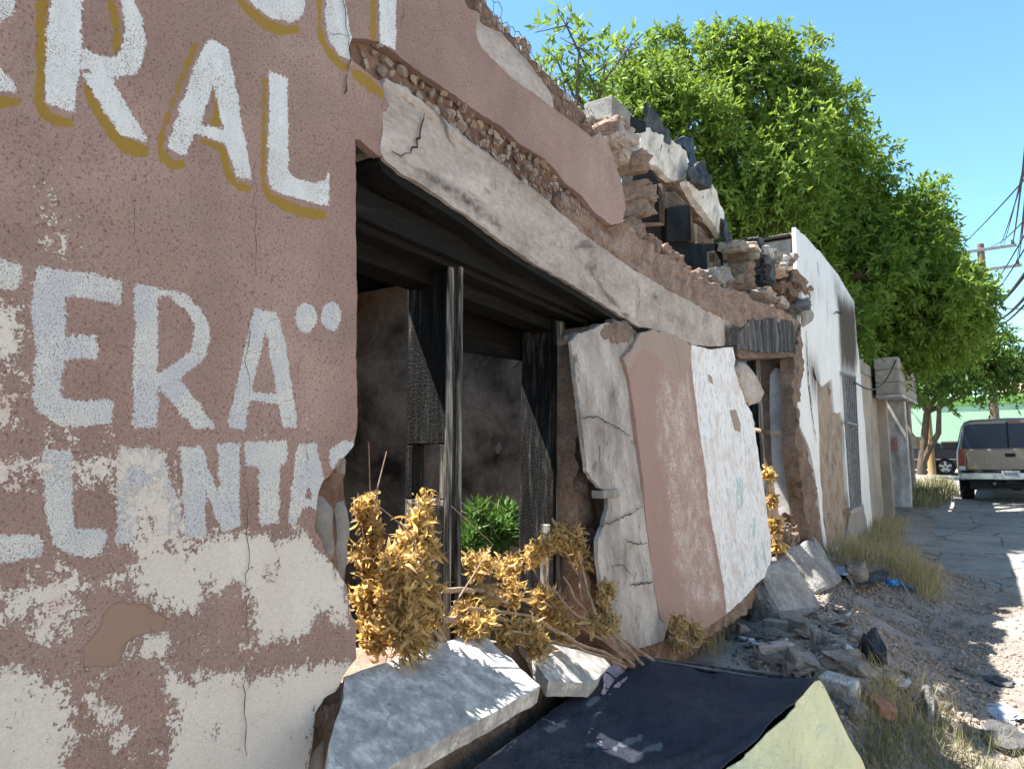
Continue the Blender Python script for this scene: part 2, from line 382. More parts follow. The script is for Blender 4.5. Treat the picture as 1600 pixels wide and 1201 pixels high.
GREY = [
 [(-100,400),(0,402),(33,412),(32,452),(0,452),(-100,452)],
 [(56,415),(131,426),(193,439),(189,477),(161,471),(127,464),(101,462),(103,524),(150,524),(152,561),(99,561),(94,623),(176,625),(174,662),(112,668),(86,662),(60,644),(49,621),(56,550),(49,494),(54,437)],
 [(212,443),(247,449),(246,666),(206,668)],
 [(247,449),(292,460),(322,494),(330,527),(319,561),(281,591),(244,606),(246,584),(277,565),(300,546),(304,512),(289,482),(262,464),(246,460)],
 [(247,590),(281,591),(311,632),(337,668),(304,670),(270,632),(246,600)],
 [(397,481),(433,488),(446,531),(463,659),(463,668),(441,668),(435,631),(390,625),(382,670),(354,668),(369,606),(386,531)],
 ell(478,496,17,23), ell(517,494,16,22),
 [(-80,836),(62,835),(66,845),(64,868),(0,880),(-80,884)],
 [(66,700),(113,703),(113,790),(118,826),(168,828),(160,868),(110,870),(85,850),(72,810)],
 [(187,700),(247,700),(262,740),(280,790),(285,830),(250,840),(235,800),(222,770),(215,800),(212,850),(182,850),(184,780)],
 [(281,697),(313,697),(343,778),(339,693),(373,692),(375,822),(346,832),(319,760),(323,838),(291,842)],
 [(382,690),(447,688),(448,722),(436,728),(436,818),(405,822),(403,730),(382,726)],
 [(465,692),(495,692),(506,745),(495,797),(484,790),(472,794),(463,820),(450,820),(456,756)],
 [(516,700),(535,688),(552,690),(556,700),(530,718),(520,736),(515,720)] ]
GREY_HOLE = [[(415,514),(433,616),(394,611)], [(482,758),(488,779),(476,779)]]
WEAR = [
 ([(-420,400),(40,415),(55,560),(60,690),(-420,700)], .6), ([(-420,700),(270,698),(268,730),(180,766),(100,766),(-420,772)], .8),
 ([(150,740),(270,740),(296,850),(330,870),(240,890),(150,900),(175,840)], .7),
 ([(330,828),(400,836),(480,818),(497,850),(540,905),(550,965),(545,985),(500,960),(470,1010),(395,1010),(385,960),(365,925),(330,920),(310,960),(270,962),(220,935),(200,930),(150,930),(170,880),(240,850)], .86),
 ([(240,975),(262,985),(290,1050),(340,1052),(400,1050),(470,1035),(540,1028),(560,1040),(530,1090),(500,1120),(490,1260),(240,1260),(255,1100),(230,1040),(195,1025)], .9),
 ([(-420,1010),(60,1030),(110,1060),(122,1130),(100,1260),(-420,1260)], .92),
 ([(-420,890),(150,865),(172,920),(120,1000),(60,1030),(-420,1015)], .61), ([(150,870),(182,800),(190,850),(160,935),(118,960)], .7),
 ([(22,255),(150,250),(150,400),(90,420),(30,400)], .40), ([(60,380),(110,350),(140,420),(60,430)], .55),
 ([(385,668),(410,640),(432,690),(390,700)], .57), ([(110,668),(180,650),(200,700),(120,705)], .52),
 ([(470,650),(485,640),(490,700),(478,705)], .5), ([(120,1010),(190,1080),(240,1180),(120,1201),(110,1080)], .5), ([(270,960),(390,960),(470,1010),(400,1045),(300,1050)], .45), ([(60,660),(200,660),(200,705),(60,705)], .52) ]
PATCH = [[(172,942),(215,940),(268,968),(250,984),(205,996),(182,1040),(130,1042),(128,1012),(150,990)]]

def union_fn(polys, holes=()):
    a = polyattr(polys); h = polyattr(holes) if holes else None
    return (lambda P: np.minimum(a(P), -h(P))) if h else a
def stucco_mat():
    m, t, b = new_mat('pink_stucco'); v = coord(t)
    big = noise(t, v, 1.6, 4, .6); mid = noise(t, v, 34, 3, .6); fine = noise(t, v, 400, 3, .65); grain = noise(t, v, 150, 4, .62)
    pink = ramp(t, big, [(.3, (.28, .185, .158)), (.5, (.345, .233, .2)), (.7, (.41, .285, .248))])
    pits = step(t, grain, .39, .10)                       # darker colour in the hollows of the spatter
    pink = mix(t, pits, (.19, .10, .08), pink); pink = mix(t, .5, pink, ramp(t, fine, [(.3, .25), (.7, .76)]), 'OVERLAY'); pink = mix(t, .35, pink, ramp(t, noise(t, v, 5, 5, .7), [(.3, .32), (.7, .68)]), 'OVERLAY')
    edge = ma(t, 'MULTIPLY', ma(t, 'SUBTRACT', mid, .5), .016); edge2 = ma(t, 'ADD', edge, ma(t, 'MULTIPLY', ma(t, 'SUBTRACT', grain, .5), .02))
    worn = step(t, fine, .37, .035)
    def layer(base, name, col, soft=.0015, keep=worn, gain=1.):
        f = step(t, ma(t, 'ADD', attr(t, name), edge2), 0., soft); return mix(t, ma(t, 'MULTIPLY', f, keep), base, col)
    c = layer(pink, 'yellow', mix(t, big, (.28, .17, .025), (.37, .235, .05)))
    c = layer(c, 'white', mix(t, noise(t, coord(t, (1, 1, .35)), 30, 4, .6), (.58, .6, .6), (.86, .87, .86)), keep=step(t, ma(t, 'ADD', fine, ma(t, 'MULTIPLY', ma(t, 'SUBTRACT', noise(t, v, 7, 4, .65), .5), .35)), .40, .05))
    n6 = noise(t, v, 9, 3, .6); gcol = mix(t, step(t, n6, .5, .1), mix(t, fine, (.44, .455, .48), (.68, .695, .72)), mix(t, fine, (.54, .55, .52), (.76, .76, .73)))
    c = layer(c, 'grey', gcol, keep=step(t, fine, .42, .06))
    # flaked white under-coat
    fl = ma(t, 'ADD', ma(t, 'ADD', ma(t, 'MULTIPLY', noise(t, v, 36, 5, .68, .4), .5), ma(t, 'ADD', ma(t, 'MULTIPLY', noise(t, v, 110, 4, .65), .4), ma(t, 'MULTIPLY', noise(t, v, 240, 3, .6), .3))), ma(t, 'MULTIPLY', ma(t, 'SUBTRACT', noise(t, v, 8, 3, .6), .5), .45)); fl = ma(t, 'ADD', fl, -.10)
    f = step(t, ma(t, 'ADD', ma(t, 'SUBTRACT', attr(t, 'wear'), .55), ma(t, 'MULTIPLY', ma(t, 'SUBTRACT', fl, .5), 2.3)), .0, .015)
    craz = step(t, voro(t, coord(t), 62, 'DISTANCE_TO_EDGE'), .035, .03)
    und = mix(t, noise(t, v, 6, 5, .7), (.62, .545, .475), (.82, .755, .69)); und = mix(t, craz, mix(t, .14, und, (.3, .24, .2)), und)
    und = mix(t, step(t, noise(t, v, 3.1, 4, .6), .63, .05), und, (.66, .5, .45))
    c = mix(t, f, c, und)
    pa = step(t, ma(t, 'ADD', attr(t, 'patch'), edge), 0, .002); c = mix(t, pa, c, mix(t, big, (.26, .17, .13), (.31, .2, .155)))
    setc(t, b, c, .93, .2)
    rel = ma(t, 'ADD', ma(t, 'MULTIPLY', fine, .45), ma(t, 'MULTIPLY', grain, .8)); rel = ma(t, 'MULTIPLY', rel, ma(t, 'SUBTRACT', 1., ma(t, 'MULTIPLY', pa, .8)))
    rel = ma(t, 'SUBTRACT', rel, ma(t, 'MULTIPLY', f, .35))
    bump(t, b, rel, 1., .006); return m
MAT['stucco'] = stucco_mat()
def paint_attrs(): return {'white': union_fn(WHITE, WHITE_HOLE), 'yellow': union_fn(YELLOW), 'grey': union_fn(GREY, GREY_HOLE), 'wear': wearattr(WEAR), 'patch': union_fn(PATCH)}

# ---------------------------------------------------------------- ground, road
RD = 1.05
def H(x, y):
    x = np.asarray(x, float); y = np.asarray(y, float)
    f = sst(1.6, 3.2, y) * (1 - .8 * sst(7.6, 11.5, y)) * .75 + .08
    edge = 1.25 + .25 * np.sin(y * 1.7) * sst(2, 4, y)
    m = .46 * f * sst(0, 1, (edge - x) / 1.35)
    m = m + .16 * np.exp(-((x - .75) ** 2 / .12 + (y - 4.3) ** 2 / .8)) + .12 * np.exp(-((x - .55) ** 2 / .1 + (y - 5.6) ** 2 / .5))
    rough = (fbm(x * 3, y * 3, 4, 3) - .5) * .09 * sst(1.9, 1.0, x) * sst(14, 9, y) + (fbm(x * 11, y * 11, 3, 9) - .5) * .03 * sst(1.9, 1.0, x) * sst(14, 9, y)
    return m + rough * (y > -3) + (fbm(x * .7, y * .7, 2, 5) - .5) * .02 * sst(1.4, .8, x)
_S = np.concatenate([np.arange(.8, 12, .01), np.arange(12, 45, .05)])
def PG(px, py):
    """first hit of the view ray through a photo pixel with the ground"""
    d = ray(px, py); p = CAM + _S[:, None] * d; g = p[:, 2] - H(p[:, 0], p[:, 1]); k = int(np.argmax(g <= 0)) or len(_S) - 1
    t = g[k - 1] / (g[k - 1] - g[k]) if g[k - 1] > g[k] else 0; return CAM + (_S[k - 1] + (_S[k] - _S[k - 1]) * min(max(t, 0), 1)) * d
def axis(parts):
    out = []
    for a, b, s in parts: out += list(np.arange(a, b, s))
    return np.array(out)
def ground_mat():
    m, t, b = new_mat('ground_dirt'); v = coord(t)
    n = noise(t, v, 1.2, 6, .65); g = noise(t, v, 60, 4, .7); g2 = noise(t, v, 14, 5, .65)
    c = ramp(t, n, [(.3, (.19, .163, .145)), (.5, (.27, .236, .212)), (.7, (.36, .318, .288))])
    c = mix(t, .6, c, ramp(t, g, [(.25, .2), (.75, .8)]), 'OVERLAY')
    c = mix(t, step(t, g2, .62, .04), c, (.33, .29, .255)); c = mix(t, step(t, noise(t, v, 3, 5, .6), .6, .06), c, (.16, .13, .112))
    setc(t, b, c, .95, .2); bump(t, b, ma(t, 'ADD', g, g2), .9, .02); return m
xs = axis([(-400, -40, 60), (-40, -6, 4), (-6, -.6, .4), (-.6, 1.9, .03), (1.9, 6, .3), (6, 40, 4), (40, 401, 60)])
ys = axis([(-300, -30, 45), (-30, 1, 2), (1, 2.2, .1), (2.2, 8.5, .03), (8.5, 14, .08), (14, 32, 1), (32, 100, 8), (100, 801, 100)])
gx, gy = np.meshgrid(xs, ys, indexing='ij'); idx = np.arange(gx.size).reshape(gx.shape)
gq = np.stack([idx[:-1, :-1].ravel(), idx[1:, :-1].ravel(), idx[1:, 1:].ravel(), idx[:-1, 1:].ravel()], 1)
go = link('ground', fastmesh('ground', np.column_stack([gx.ravel(), gy.ravel(), H(gx, gy).ravel()]), gq, ground_mat(), True)); tag(go, kind='structure')
def road_mat():
    m, t, b = new_mat('worn_road'); v = coord(t)
    n = noise(t, v, .9, 6, .65); g = noise(t, v, 70, 4, .7)
    c = ramp(t, n, [(.3, (.165, .16, .155)), (.5, (.235, .23, .222)), (.7, (.31, .30, .286))])
    dust = noise(t, coord(t, (1, .45, 1)), 1.6, 6, .7, .4); c = mix(t, step(t, dust, .56, .06), c, (.30, .272, .24))
    cr = step(t, ma(t, 'ADD', voro(t, v, 1.1, 'DISTANCE_TO_EDGE'), ma(t, 'MULTIPLY', ma(t, 'SUBTRACT', noise(t, v, 9, 4, .6), .5), .09)), .012, .012)
    c = mix(t, cr, (.085, .08, .075), c); c = mix(t, .5, c, ramp(t, g, [(.25, .25), (.75, .75)]), 'OVERLAY')
    setc(t, b, c, .88, .3); bump(t, b, ma(t, 'ADD', g, ma(t, 'MULTIPLY', cr, .8)), .6, .008); return m
ry = np.concatenate([np.arange(6.2, 16, .12), np.arange(16, 61, 1.5)]); rv = []; rq = []
for i, y in enumerate(ry):
    x0 = float(np.interp(y, [6.2, 7.4, 8.6, 10, 12, 16, 20, 26, 60], [2.9, 2.1, 1.45, .95, .75, .62, .55, .5, .5])) + (float(fbm(np.array([y * 1.6]), np.array([.3]), 3, 8)[0]) - .5) * .35
    for j, x in enumerate([x0, x0 + .15, x0 + .5, x0 + 1.2, x0 + 2.5, 8.5]):
        rv.append((x, y, float(H(x, y)) + (.006 if j else -.002)))
    if i: rq += [[(i - 1) * 6 + j, (i - 1) * 6 + j + 1, i * 6 + j + 1, i * 6 + j] for j in range(5)]
ro = link('road', fastmesh('road', rv, rq, road_mat(), True)); tag(ro, kind='structure')
# ---------------------------------------------------------------- the burnt building
def vor(x, y, s=0):
    x = np.asarray(x, float); y = np.asarray(y, float); ix = np.floor(x).astype(np.int64); iy = np.floor(y).astype(np.int64); d = np.full(x.shape, 9.)
    for i in (-1, 0, 1):
        for j in (-1, 0, 1):
            cx = ix + i + _h(ix + i, iy + j, s); cy = iy + j + _h(ix + i, iy + j, s + 31); d = np.minimum(d, np.hypot(x - cx, y - cy))
    return d
def lumpy(a=.05, sc=9, s=0, fine=.02):
    return lambda y, z: a * (.55 - vor(y * sc + 1.3 * fbm(y * 5, z * 5, 2, s + 2), z * sc * 1.25 + 1.3 * fbm(y * 5, z * 5, 2, s + 3), s)) * .8 + a * .8 * (fbm(y * 9, z * 14, 3, s + 6) - .5) + fine * (fbm(y * 28, z * 28, 3, s + 4) - .5) * 2 + a * .5 * (fbm(y * 3, z * 3, 3, s + 8) - .5) * 2
def rough_fn(a=.006, sc=12, s=0): return lambda y, z: a * (fbm(y * sc, z * sc, 4, s) - .5) * 2
B = thing('ruined_building', 'burnt out adobe shop with pink stucco front, painted letters and a sagging lintel', 'building', (-.2, 2.2, 0))

LOW = [(551,58),(592,66),(603,73),(634,97),(675,125),(719,156),(750,178),(787,200),(812,225),(850,247),(869,266),(884,287),(909,306),(928,331),(956,352),(972,347),(978,325),(972,290),(962,262),(953,231),(937,206)]
ST = [(470,1260),(488,1163),(492,1110),(507,1088),(522,1080),(541,1047),(556,1028),(556,975),(546,953),(541,915),(518,878),(492,825),(493,812),(497,775),(502,756),(536,719),(553,696),(559,662),(557,560),(556,350),(555,203),(559,215),(587,240),(603,247),(603,194),(619,175),(620,156),(603,135),(575,115),(556,100),(547,92),(544,75)] + LOW + \
     [(925,215),(905,200),(880,180),(864,169),(837,147),(800,122),(750,72),(744,53),(747,19),(734,16),(722,-8)]
out = [(.15, -.05), (1.13, -.05)] + yz(ST) + [(1.74, 3.2), (1.7, 3.34), (.15, 3.36)]
plate('stucco_facing', out, MAT['stucco'], B, px=False, thick=.028, res=.0085, jag=.004, bump=rough_fn(.004, 5, 2), attrs=paint_attrs())
plate('stucco_facing', [(-2.2, -.05), (.15, -.05), (.15, 3.36), (-2.2, 3.36)], MAT['stucco'], B, px=False, thick=.028, res=.03, bump=rough_fn(.004, 5, 2), attrs=paint_attrs())
# adobe core behind the stucco
CORE = yz([(540,1300),(522,1170),(512,1090),(548,1050),(553,960),(552,880),(553,800),(545,720),(552,690),(553,560),(552,230),(560,140),(548,100),(606,129),(662,176),(719,219),(766,250),(812,290),(844,313),(878,340),(930,382),(990,425),(1000,372),(978,345),(975,330),(972,290),(962,262),(953,231),(937,206),(930,187),(916,166),(894,144),(859,106),(825,72),(822,62),(784,25),(770,0),(760,-20)])
plate('adobe_core', [(-2.2, -.05), (1.2, -.05)] + CORE + [(1.8, 3.3), (-2.2, 3.3)], MAT['dirt_mortar'], B, X=-.032, px=False, thick=.33, res=.02, jag=.008, bump=lumpy(.008, 30, 3, .008))
# grey mud lumps at the broken corner
def blob(name, pts, mat, parent, X=0., thick=.06, dome=.03, res=.012, s=0, jag=.004, k=0, z0=0, fine=.006):
    poly = np.array(yz(pts, X, k, z0))
    def bf(y, z):
        d = sdf(np.column_stack([y, z]), poly)[0]; return dome * np.sqrt(np.clip(d / max(.001, dome * 1.4), 0, 1)) - dome * .7 + fine * (fbm(y * 40, z * 40, 3, s) - .5) * 2
    return plate(name, pts, mat, parent, X=X, k=k, z0=z0, thick=thick, res=res, jag=jag, bump=bf, seed=s)
blob('mud_lump', [(500,774),(512,776),(524,788),(528,800),(527,830),(530,860),(524,880),(510,868),(498,835),(494,800)], MAT['cement'], B, X=-.008, s=3)
blob('mud_lump', [(530,800),(534,785),(545,782),(550,800),(553,830),(549,875),(542,910),(536,895),(532,850)], MAT['cement'], B, X=-.012, s=4)
blob('mud_lump', [(502,758),(530,730),(548,715),(547,740),(540,755),(530,795),(518,782),(502,774)], MAT['dirt_mortar'], B, X=-.014, s=5)
blob('mud_lump', [(532,722),(548,716),(546,745),(534,742)], MAT['cement'], B, X=-.006, s=6)
blob('mud_lump', [(498,1120),(514,1095),(520,1120),(512,1150),(500,1170)], MAT['adobe'], B, X=-.02, s=7)
blob('mud_lump', [(490,1175),(515,1150),(512,1200),(500,1230),(486,1225)], MAT['cement'], B, X=-.02, s=8)

# chunk meshes shared by stones and rubble
def chunk(seed, flat=1., n=16):
    rr = np.random.default_rng(seed); p = rr.normal(size=(n, 3)); p /= np.linalg.norm(p, axis=1)[:, None]; p *= (.42 + .12 * rr.random((n, 1)))
    p = np.sign(p) * np.abs(p) ** .8; p[:, 2] *= flat
    bm = bmesh.new()
    for q in p: bm.verts.new(q)
    r = bmesh.ops.convex_hull(bm, input=bm.verts[:]); bmesh.ops.delete(bm, geom=[g for g in r['geom_interior'] if isinstance(g, bmesh.types.BMVert)], context='VERTS')
    bmesh.ops.dissolve_limit(bm, angle_limit=R(12), verts=bm.verts[:], edges=bm.edges[:]); bmesh.ops.triangulate(bm, faces=bm.faces[:])
    me = bpy.data.meshes.new('chunk'); bm.to_mesh(me); bm.free(); return me
def with_mat(me, mat): m = me.copy(); m.materials.clear(); m.materials.append(mat); return m
CH = [chunk(i, 1.) for i in range(8)]; CHF = [chunk(20 + i, .45) for i in range(8)]
ZONE = [(553,62),(592,70),(634,100),(675,128),(719,159),(750,181),(787,203),(812,228),(850,250),(869,269),(884,290),(895,320),(900,345),(870,325),(844,306),(812,283),(766,244),(719,212),(662,168),(606,122),(560,95)]
def in_poly_points(poly, r, tries, rng):
    poly = np.array(poly); lo, hi = poly.min(0), poly.max(0); pts = []
    for q in lo + (hi - lo) * rng.random((tries, 2)):
        if sdf(q[None], poly)[0][0] < r * .3: continue
        if all((q[0] - a) ** 2 + (q[1] - b) ** 2 > (r * 1.15) ** 2 for a, b in pts): pts.append(tuple(q))
    return pts
stone_me = [with_mat(c, MAT['stone']) for c in CH]
def stones(poly, r, tries, X, seed):
    rng = np.random.default_rng(seed)
    for y, z in in_poly_points(poly, r, tries, rng):
        o = bpy.data.objects.new('stone', stone_me[int(rng.integers(8))]); COL.objects.link(o); o.parent = B
        s = r * (.55 + 1.1 * rng.random() ** 1.5); o.scale = (s * .7, s * (1 + .4 * rng.random()), s); o.rotation_euler = rng.random(3) * .6 + (0, 0, 0)
        o.location = Vector((X + (rng.random() - .7) * .016, y, z)) - B.location
stones(yz(ZONE, -.02), .026, 2600, -.022, 1)
stones(yz([(700,198),(812,270),(960,400),(880,335),(760,245)], 0), .03, 500, -.006, 2)
WZ = [(735,0),(765,-5),(784,25),(822,62),(859,106),(894,144),(930,187),(930,205),(905,196),(866,164),(862,147),(825,97),(781,50),(752,36)]
stones(yz(WZ, -.02), .03, 900, -.03, 3)
def wire_net(poly, X, cell, seed):
    poly = np.array(poly); lo, hi = poly.min(0), poly.max(0); mb = MB(); segs = set(); w3 = cell * math.sqrt(3)
    for i in range(int((hi[0] - lo[0]) / w3) + 2):
        for j in range(int((hi[1] - lo[1]) / (1.5 * cell)) + 2):
            c = np.array([lo[0] + (i + .5 * (j % 2)) * w3, lo[1] + j * 1.5 * cell])
            for a in range(6):
                p = c + cell * np.array([math.sin(a * math.pi / 3), math.cos(a * math.pi / 3)]); q = c + cell * np.array([math.sin((a + 1) * math.pi / 3), math.cos((a + 1) * math.pi / 3)])
                key = tuple(sorted([tuple(np.round(p, 4)), tuple(np.round(q, 4))]))
                if key in segs: continue
                if (sdf(np.array([p, q]), poly)[0] > 0).all(): segs.add(key)
    def wp(p):
        g = lambda s: float(fbm(np.array([p[0] * 14]), np.array([p[1] * 14]), 2, s)[0]) - .5
        return (X + .03 * g(seed), p[0] + .03 * g(seed + 1), p[1] + .03 * g(seed + 2))
    for p, q in segs: mb.tube([wp(p), wp(q)], .0014, 3, False)
    return mb.build('wire_mesh', MAT['wire'], B)
wire_net(yz(WZ), .008, .024, 3); wire_net(yz([(690,190),(812,232),(884,292),(925,340),(900,345),(844,308),(766,246)]), .01, .022, 9)
plate('plaster_patch', [(734,16),(747,19),(750,37),(781,50),(825,97),(862,147),(866,172),(837,150),(800,124),(750,75),(743,53)], MAT['grey_plaster'], B, X=-.014, thick=.012, res=.015, jag=.004, bump=rough_fn(.003, 10, 5))

# the sagging lintel, its broken plaster ledge and the charred boards under it
LTOP = [(606,127),(662,174),(719,217),(766,248),(812,288),(844,311),(878,338),(930,380),(990,421),(1060,462),(1110,488),(1160,512)]
LBOT = [(1160,541),(1147,540),(1110,541),(1080,538),(1065,530),(1025,515),(1000,511),(977,497),(957,485),(930,468),(905,452),(880,437),(842,415),(805,392),(780,375),(755,356),(737,341),(710,323),(667,295),(627,270),(603,250),(596,235),(600,190),(600,130)]
def lintel_mat():
    m = MAT['grey_plaster'].copy(); m.name = 'lintel_plaster'; t = m.node_tree; b = t.nodes['Principled BSDF']; c = b.inputs['Base Color'].links[0].from_socket
    s = attr(t, 'soot'); v = coord(t); f = step(t, ma(t, 'ADD', s, ma(t, 'MULTIPLY', ma(t, 'SUBTRACT', noise(t, v, 14, 5, .7), .5), .9)), .5, .22)
    t.links.new(mix(t, f, c, (.035, .03, .027)), b.inputs['Base Color']); return m
MAT['lintel'] = lintel_mat()
soot = wearattr([([(590,225),(640,268),(740,335),(900,440),(1000,512),(980,500),(860,415),(740,310),(640,250)], .62), ([(820,340),(905,400),(960,440),(930,430),(850,385)], .42), ([(1130,505),(1170,500),(1170,550),(1130,550)], .7)], soft=.05)
plate('lintel', LTOP + LBOT, MAT['lintel'], B, X=.004, thick=.36, res=.015, jag=.007, bump=rough_fn(.006, 9, 6), attrs={'soot': soot})
blob('broken_ledge', [(606,122),(640,140),(690,180),(740,222),(790,258),(815,282),(808,290),(760,250),(715,220),(660,176),(606,132)], MAT['grey_plaster'], B, X=.008, dome=.01, thick=.04, s=11, jag=.012)
blob('broken_ledge', [(815,280),(845,302),(878,332),(905,356),(900,362),(870,340),(840,314),(812,292)], MAT['grey_plaster'], B, X=.008, dome=.012, thick=.04, s=12, jag=.008)
lb = yz(LBOT[5:22], -.0)
mb = MB(); pts = sorted(lb, key=lambda p: p[0])
for a, b2 in zip(pts[:-1], pts[1:]): mb.prism([(a[0], a[1] - .03), (b2[0], b2[1] - .03), (b2[0], b2[1] + .003), (a[0], a[1] + .003)], -.37, -.012, 'x')
mb.build('soffit_board', MAT['char_h'], B)
for X0, X1, dz0, dz1 in ((-.31, -.2, -.19, .03), (-.2, -.115, -.14, .03), (-.115, -.085, -.12, -.03), (-.37, -.31, -.13, .03)):
    MB().prism([(1.24, 2.37 + dz0), (2.86, 2.26 + dz0), (2.86, 2.26 + dz1), (1.24, 2.37 + dz1)], X0, X1, 'x').build('header_or_sunblock_board', MAT['char_h'], B, bev=.004)
# door and window posts
def shear(o, k, z0):
    for v in o.data.vertices: v.co.y += k * (v.co.z - z0)
def post(name, parts, k, z0):
    for (x0, x1, y0, y1, za, zb, m) in parts: shear(MB().box(x0, x1, y0, y1, za, zb, .004).build(name, MAT[m], B), k, z0)
post('window_post', [(-.31, -.125, 1.80, 1.86, 1.60, 2.2, 'char'), (-.31, -.275, 1.80, 1.86, 1.42, 1.6, 'char'), (-.165, -.125, 1.80, 1.86, 1.42, 1.6, 'greywood'), (-.31, -.125, 1.80, 1.86, .9, 1.42, 'greywood'),
     (-.123, -.11, 1.775, 1.805, .92, 2.19, 'greywood'), (-.123, -.115, 1.807, 1.83, .93, 2.19, 'char'), (-.123, -.105, 1.832, 1.85, .93, 2.2, 'greywood'), (-.28, -.2, 1.793, 1.799, .9, 1.25, 'rough_wood'), (-.2, -.13, 1.794, 1.799, 1.0, 1.4, 'char')], .05, 1.05)
post('window_post', [(-.36, -.2, 2.60, 2.66, .9, 2.12, 'char'), (-.198, -.18, 2.585, 2.61, .9, 2.13, 'char'), (-.198, -.185, 2.612, 2.64, .9, 2.13, 'greywood'), (-.198, -.176, 2.642, 2.67, .9, 2.13, 'greywood'), (-.25, -.2, 2.592, 2.599, .9, 1.25, 'greywood')], .08, 1.05)
MB().box(-.41, -.375, 1.96, 2.8, 1.97, 2.3, .006).build('header_or_sunblock_board', MAT['char_h'], B)  # extra board added between the posts to block sun on the tent
# wall under the opening
plate('sill_wall', [(1.2, -.05), (2.95, -.05), (2.95, .62), (2.6, .72), (2.3, .82), (2.0, .93), (1.2, .99)], MAT['adobe'], B, X=-.03, px=False, thick=.36, res=.03, jag=.02, bump=lumpy(.03, 12, 14))
# rooms behind
plate('inner_wall', [(-2, -.05), (5.1, -.05), (5.1, 2.7), (-2, 2.7)], MAT['soot_wall'], B, X=-2.7, px=False, thick=.25, res=.12, bump=rough_fn(.02, 3, 4))
MB().box(-2.7, -.4, 5.1, 5.3, -.05, 2.6).build('inner_wall', MAT['soot_wall'], B)
MB().box(-2.7, -.4, -2.1, -1.9, -.05, 2.7).build('inner_wall', MAT['soot_wall'], B)
MB().box(-2.95, -1.75, -2.1, 5.2, 2.72, 2.86).build('roof_slab', MAT['char_h'], B); MB().box(-1.748, -.37, -2.1, 1.0, 2.73, 2.85).build('roof_slab', MAT['char_h'], B); MB().box(-1.748, -.45, 2.95, 5.1, 2.7, 2.82).build('roof_slab', MAT['char_h'], B)  # unseen roof pieces added to darken the room and shade the leaves
plate('inner_wall', [(5.3, -.05), (7.3, -.05), (7.3, 2.5), (5.3, 2.5)], MAT['soot_wall'], B, X=-2.2, px=False, thick=.25, res=.12, bump=rough_fn(.02, 3, 4))
MB().box(-2.7, -.42, 3.5, 3.7, -.05, 2.66).build('inner_wall', MAT['inner_plaster'], B)
# ragged flakes on the inner plaster
rng = np.random.default_rng(5)
for px, py, s in ((806,562,5),(778,700,4)):
    c = PY(px, py, 3.49)
    a = [(c[0] + s * .008 * (.5 + rng.random()) * math.cos(t) * .6, c[2] + s * .008 * (.4 + rng.random()) * math.sin(t)) for t in np.linspace(0, 6.28, 12)[:-1]]
    MB().prism(a, 3.485, 3.499, 'y').build('plaster_flake', MAT['grey_plaster'], B)
# exposed adobe above the lintel
AD = [(975,346),(984,352),(990,362),(1007,378),(1025,392),(1050,405),(1060,418),(1075,425),(1100,436),(1120,443),(1132,450),(1162,459),(1178,470),(1220,486),(1252,503),(1246,520),(1236,520),(1172,508),(1160,516),(1110,492),(1060,466),(990,425),(930,384),(878,342),(860,318),(870,300),(905,318),(930,340),(955,356)]
plate('adobe_course', AD, MAT['adobe'], B, X=-.012, thick=.36, res=.012, jag=.014, bump=lumpy(.05, 11, 21, .012))
def lump(name, px, py, X, size, mat, parent=B, seed=0, flat=1., me=None):
    """a rounded block centred on a photo pixel"""
    c = PX(px, py, X); bm = bmesh.new(); bmesh.ops.create_icosphere(bm, subdivisions=4 if size[1] > .12 else 3, radius=.5)
    for v in bm.verts:
        p = v.co.normalized() * .5; q = Vector([math.copysign(abs(a * 2) ** .42, a) / 2 for a in p])
        n = mnoise.fractal(q * 3 + Vector((seed * 3.1, 0, 0)), 1, 2, 4); q *= 1 + .3 * n + .10 * mnoise.noise(q * 9 + Vector((seed, 0, 0))) + .05 * mnoise.noise(q * 19 + Vector((seed, 5, 0))); v.co = Vector((q.x * size[0], q.y * size[1], q.z * size[2]))
    m = bpy.data.meshes.new(name); bm.to_mesh(m); bm.free(); m.materials.append(mat); o = bpy.data.objects.new(name, m); COL.objects.link(o); o.parent = parent
    o.location = Vector(c) - (parent.location if parent else Vector()); return o
for i, (px, py, sy, sz) in enumerate(((978,259,.1,.1),(979,300,.07,.08),(989,308,.09,.08),(983,331,.09,.1))):
    lump('adobe_brick', px, py, -.12 - .03 * (i % 2), (.26, sy, sz), MAT['adobe'], B, i)
rr = random.Random(4); top_edge = AD[:15]
for i in range(30):
    f = rr.uniform(0, 13.9); k = int(f); a, b2 = top_edge[k], top_edge[k + 1]; px = a[0] + (b2[0] - a[0]) * (f - k); py = a[1] + (b2[1] - a[1]) * (f - k)
    sc = .05 + .05 * rr.random(); lump('adobe_brick', px, py + rr.uniform(2, 12), -.06 - .12 * rr.random(), (.14, sc * rr.uniform(1, 1.8), sc), MAT['adobe'], B, 200 + i)
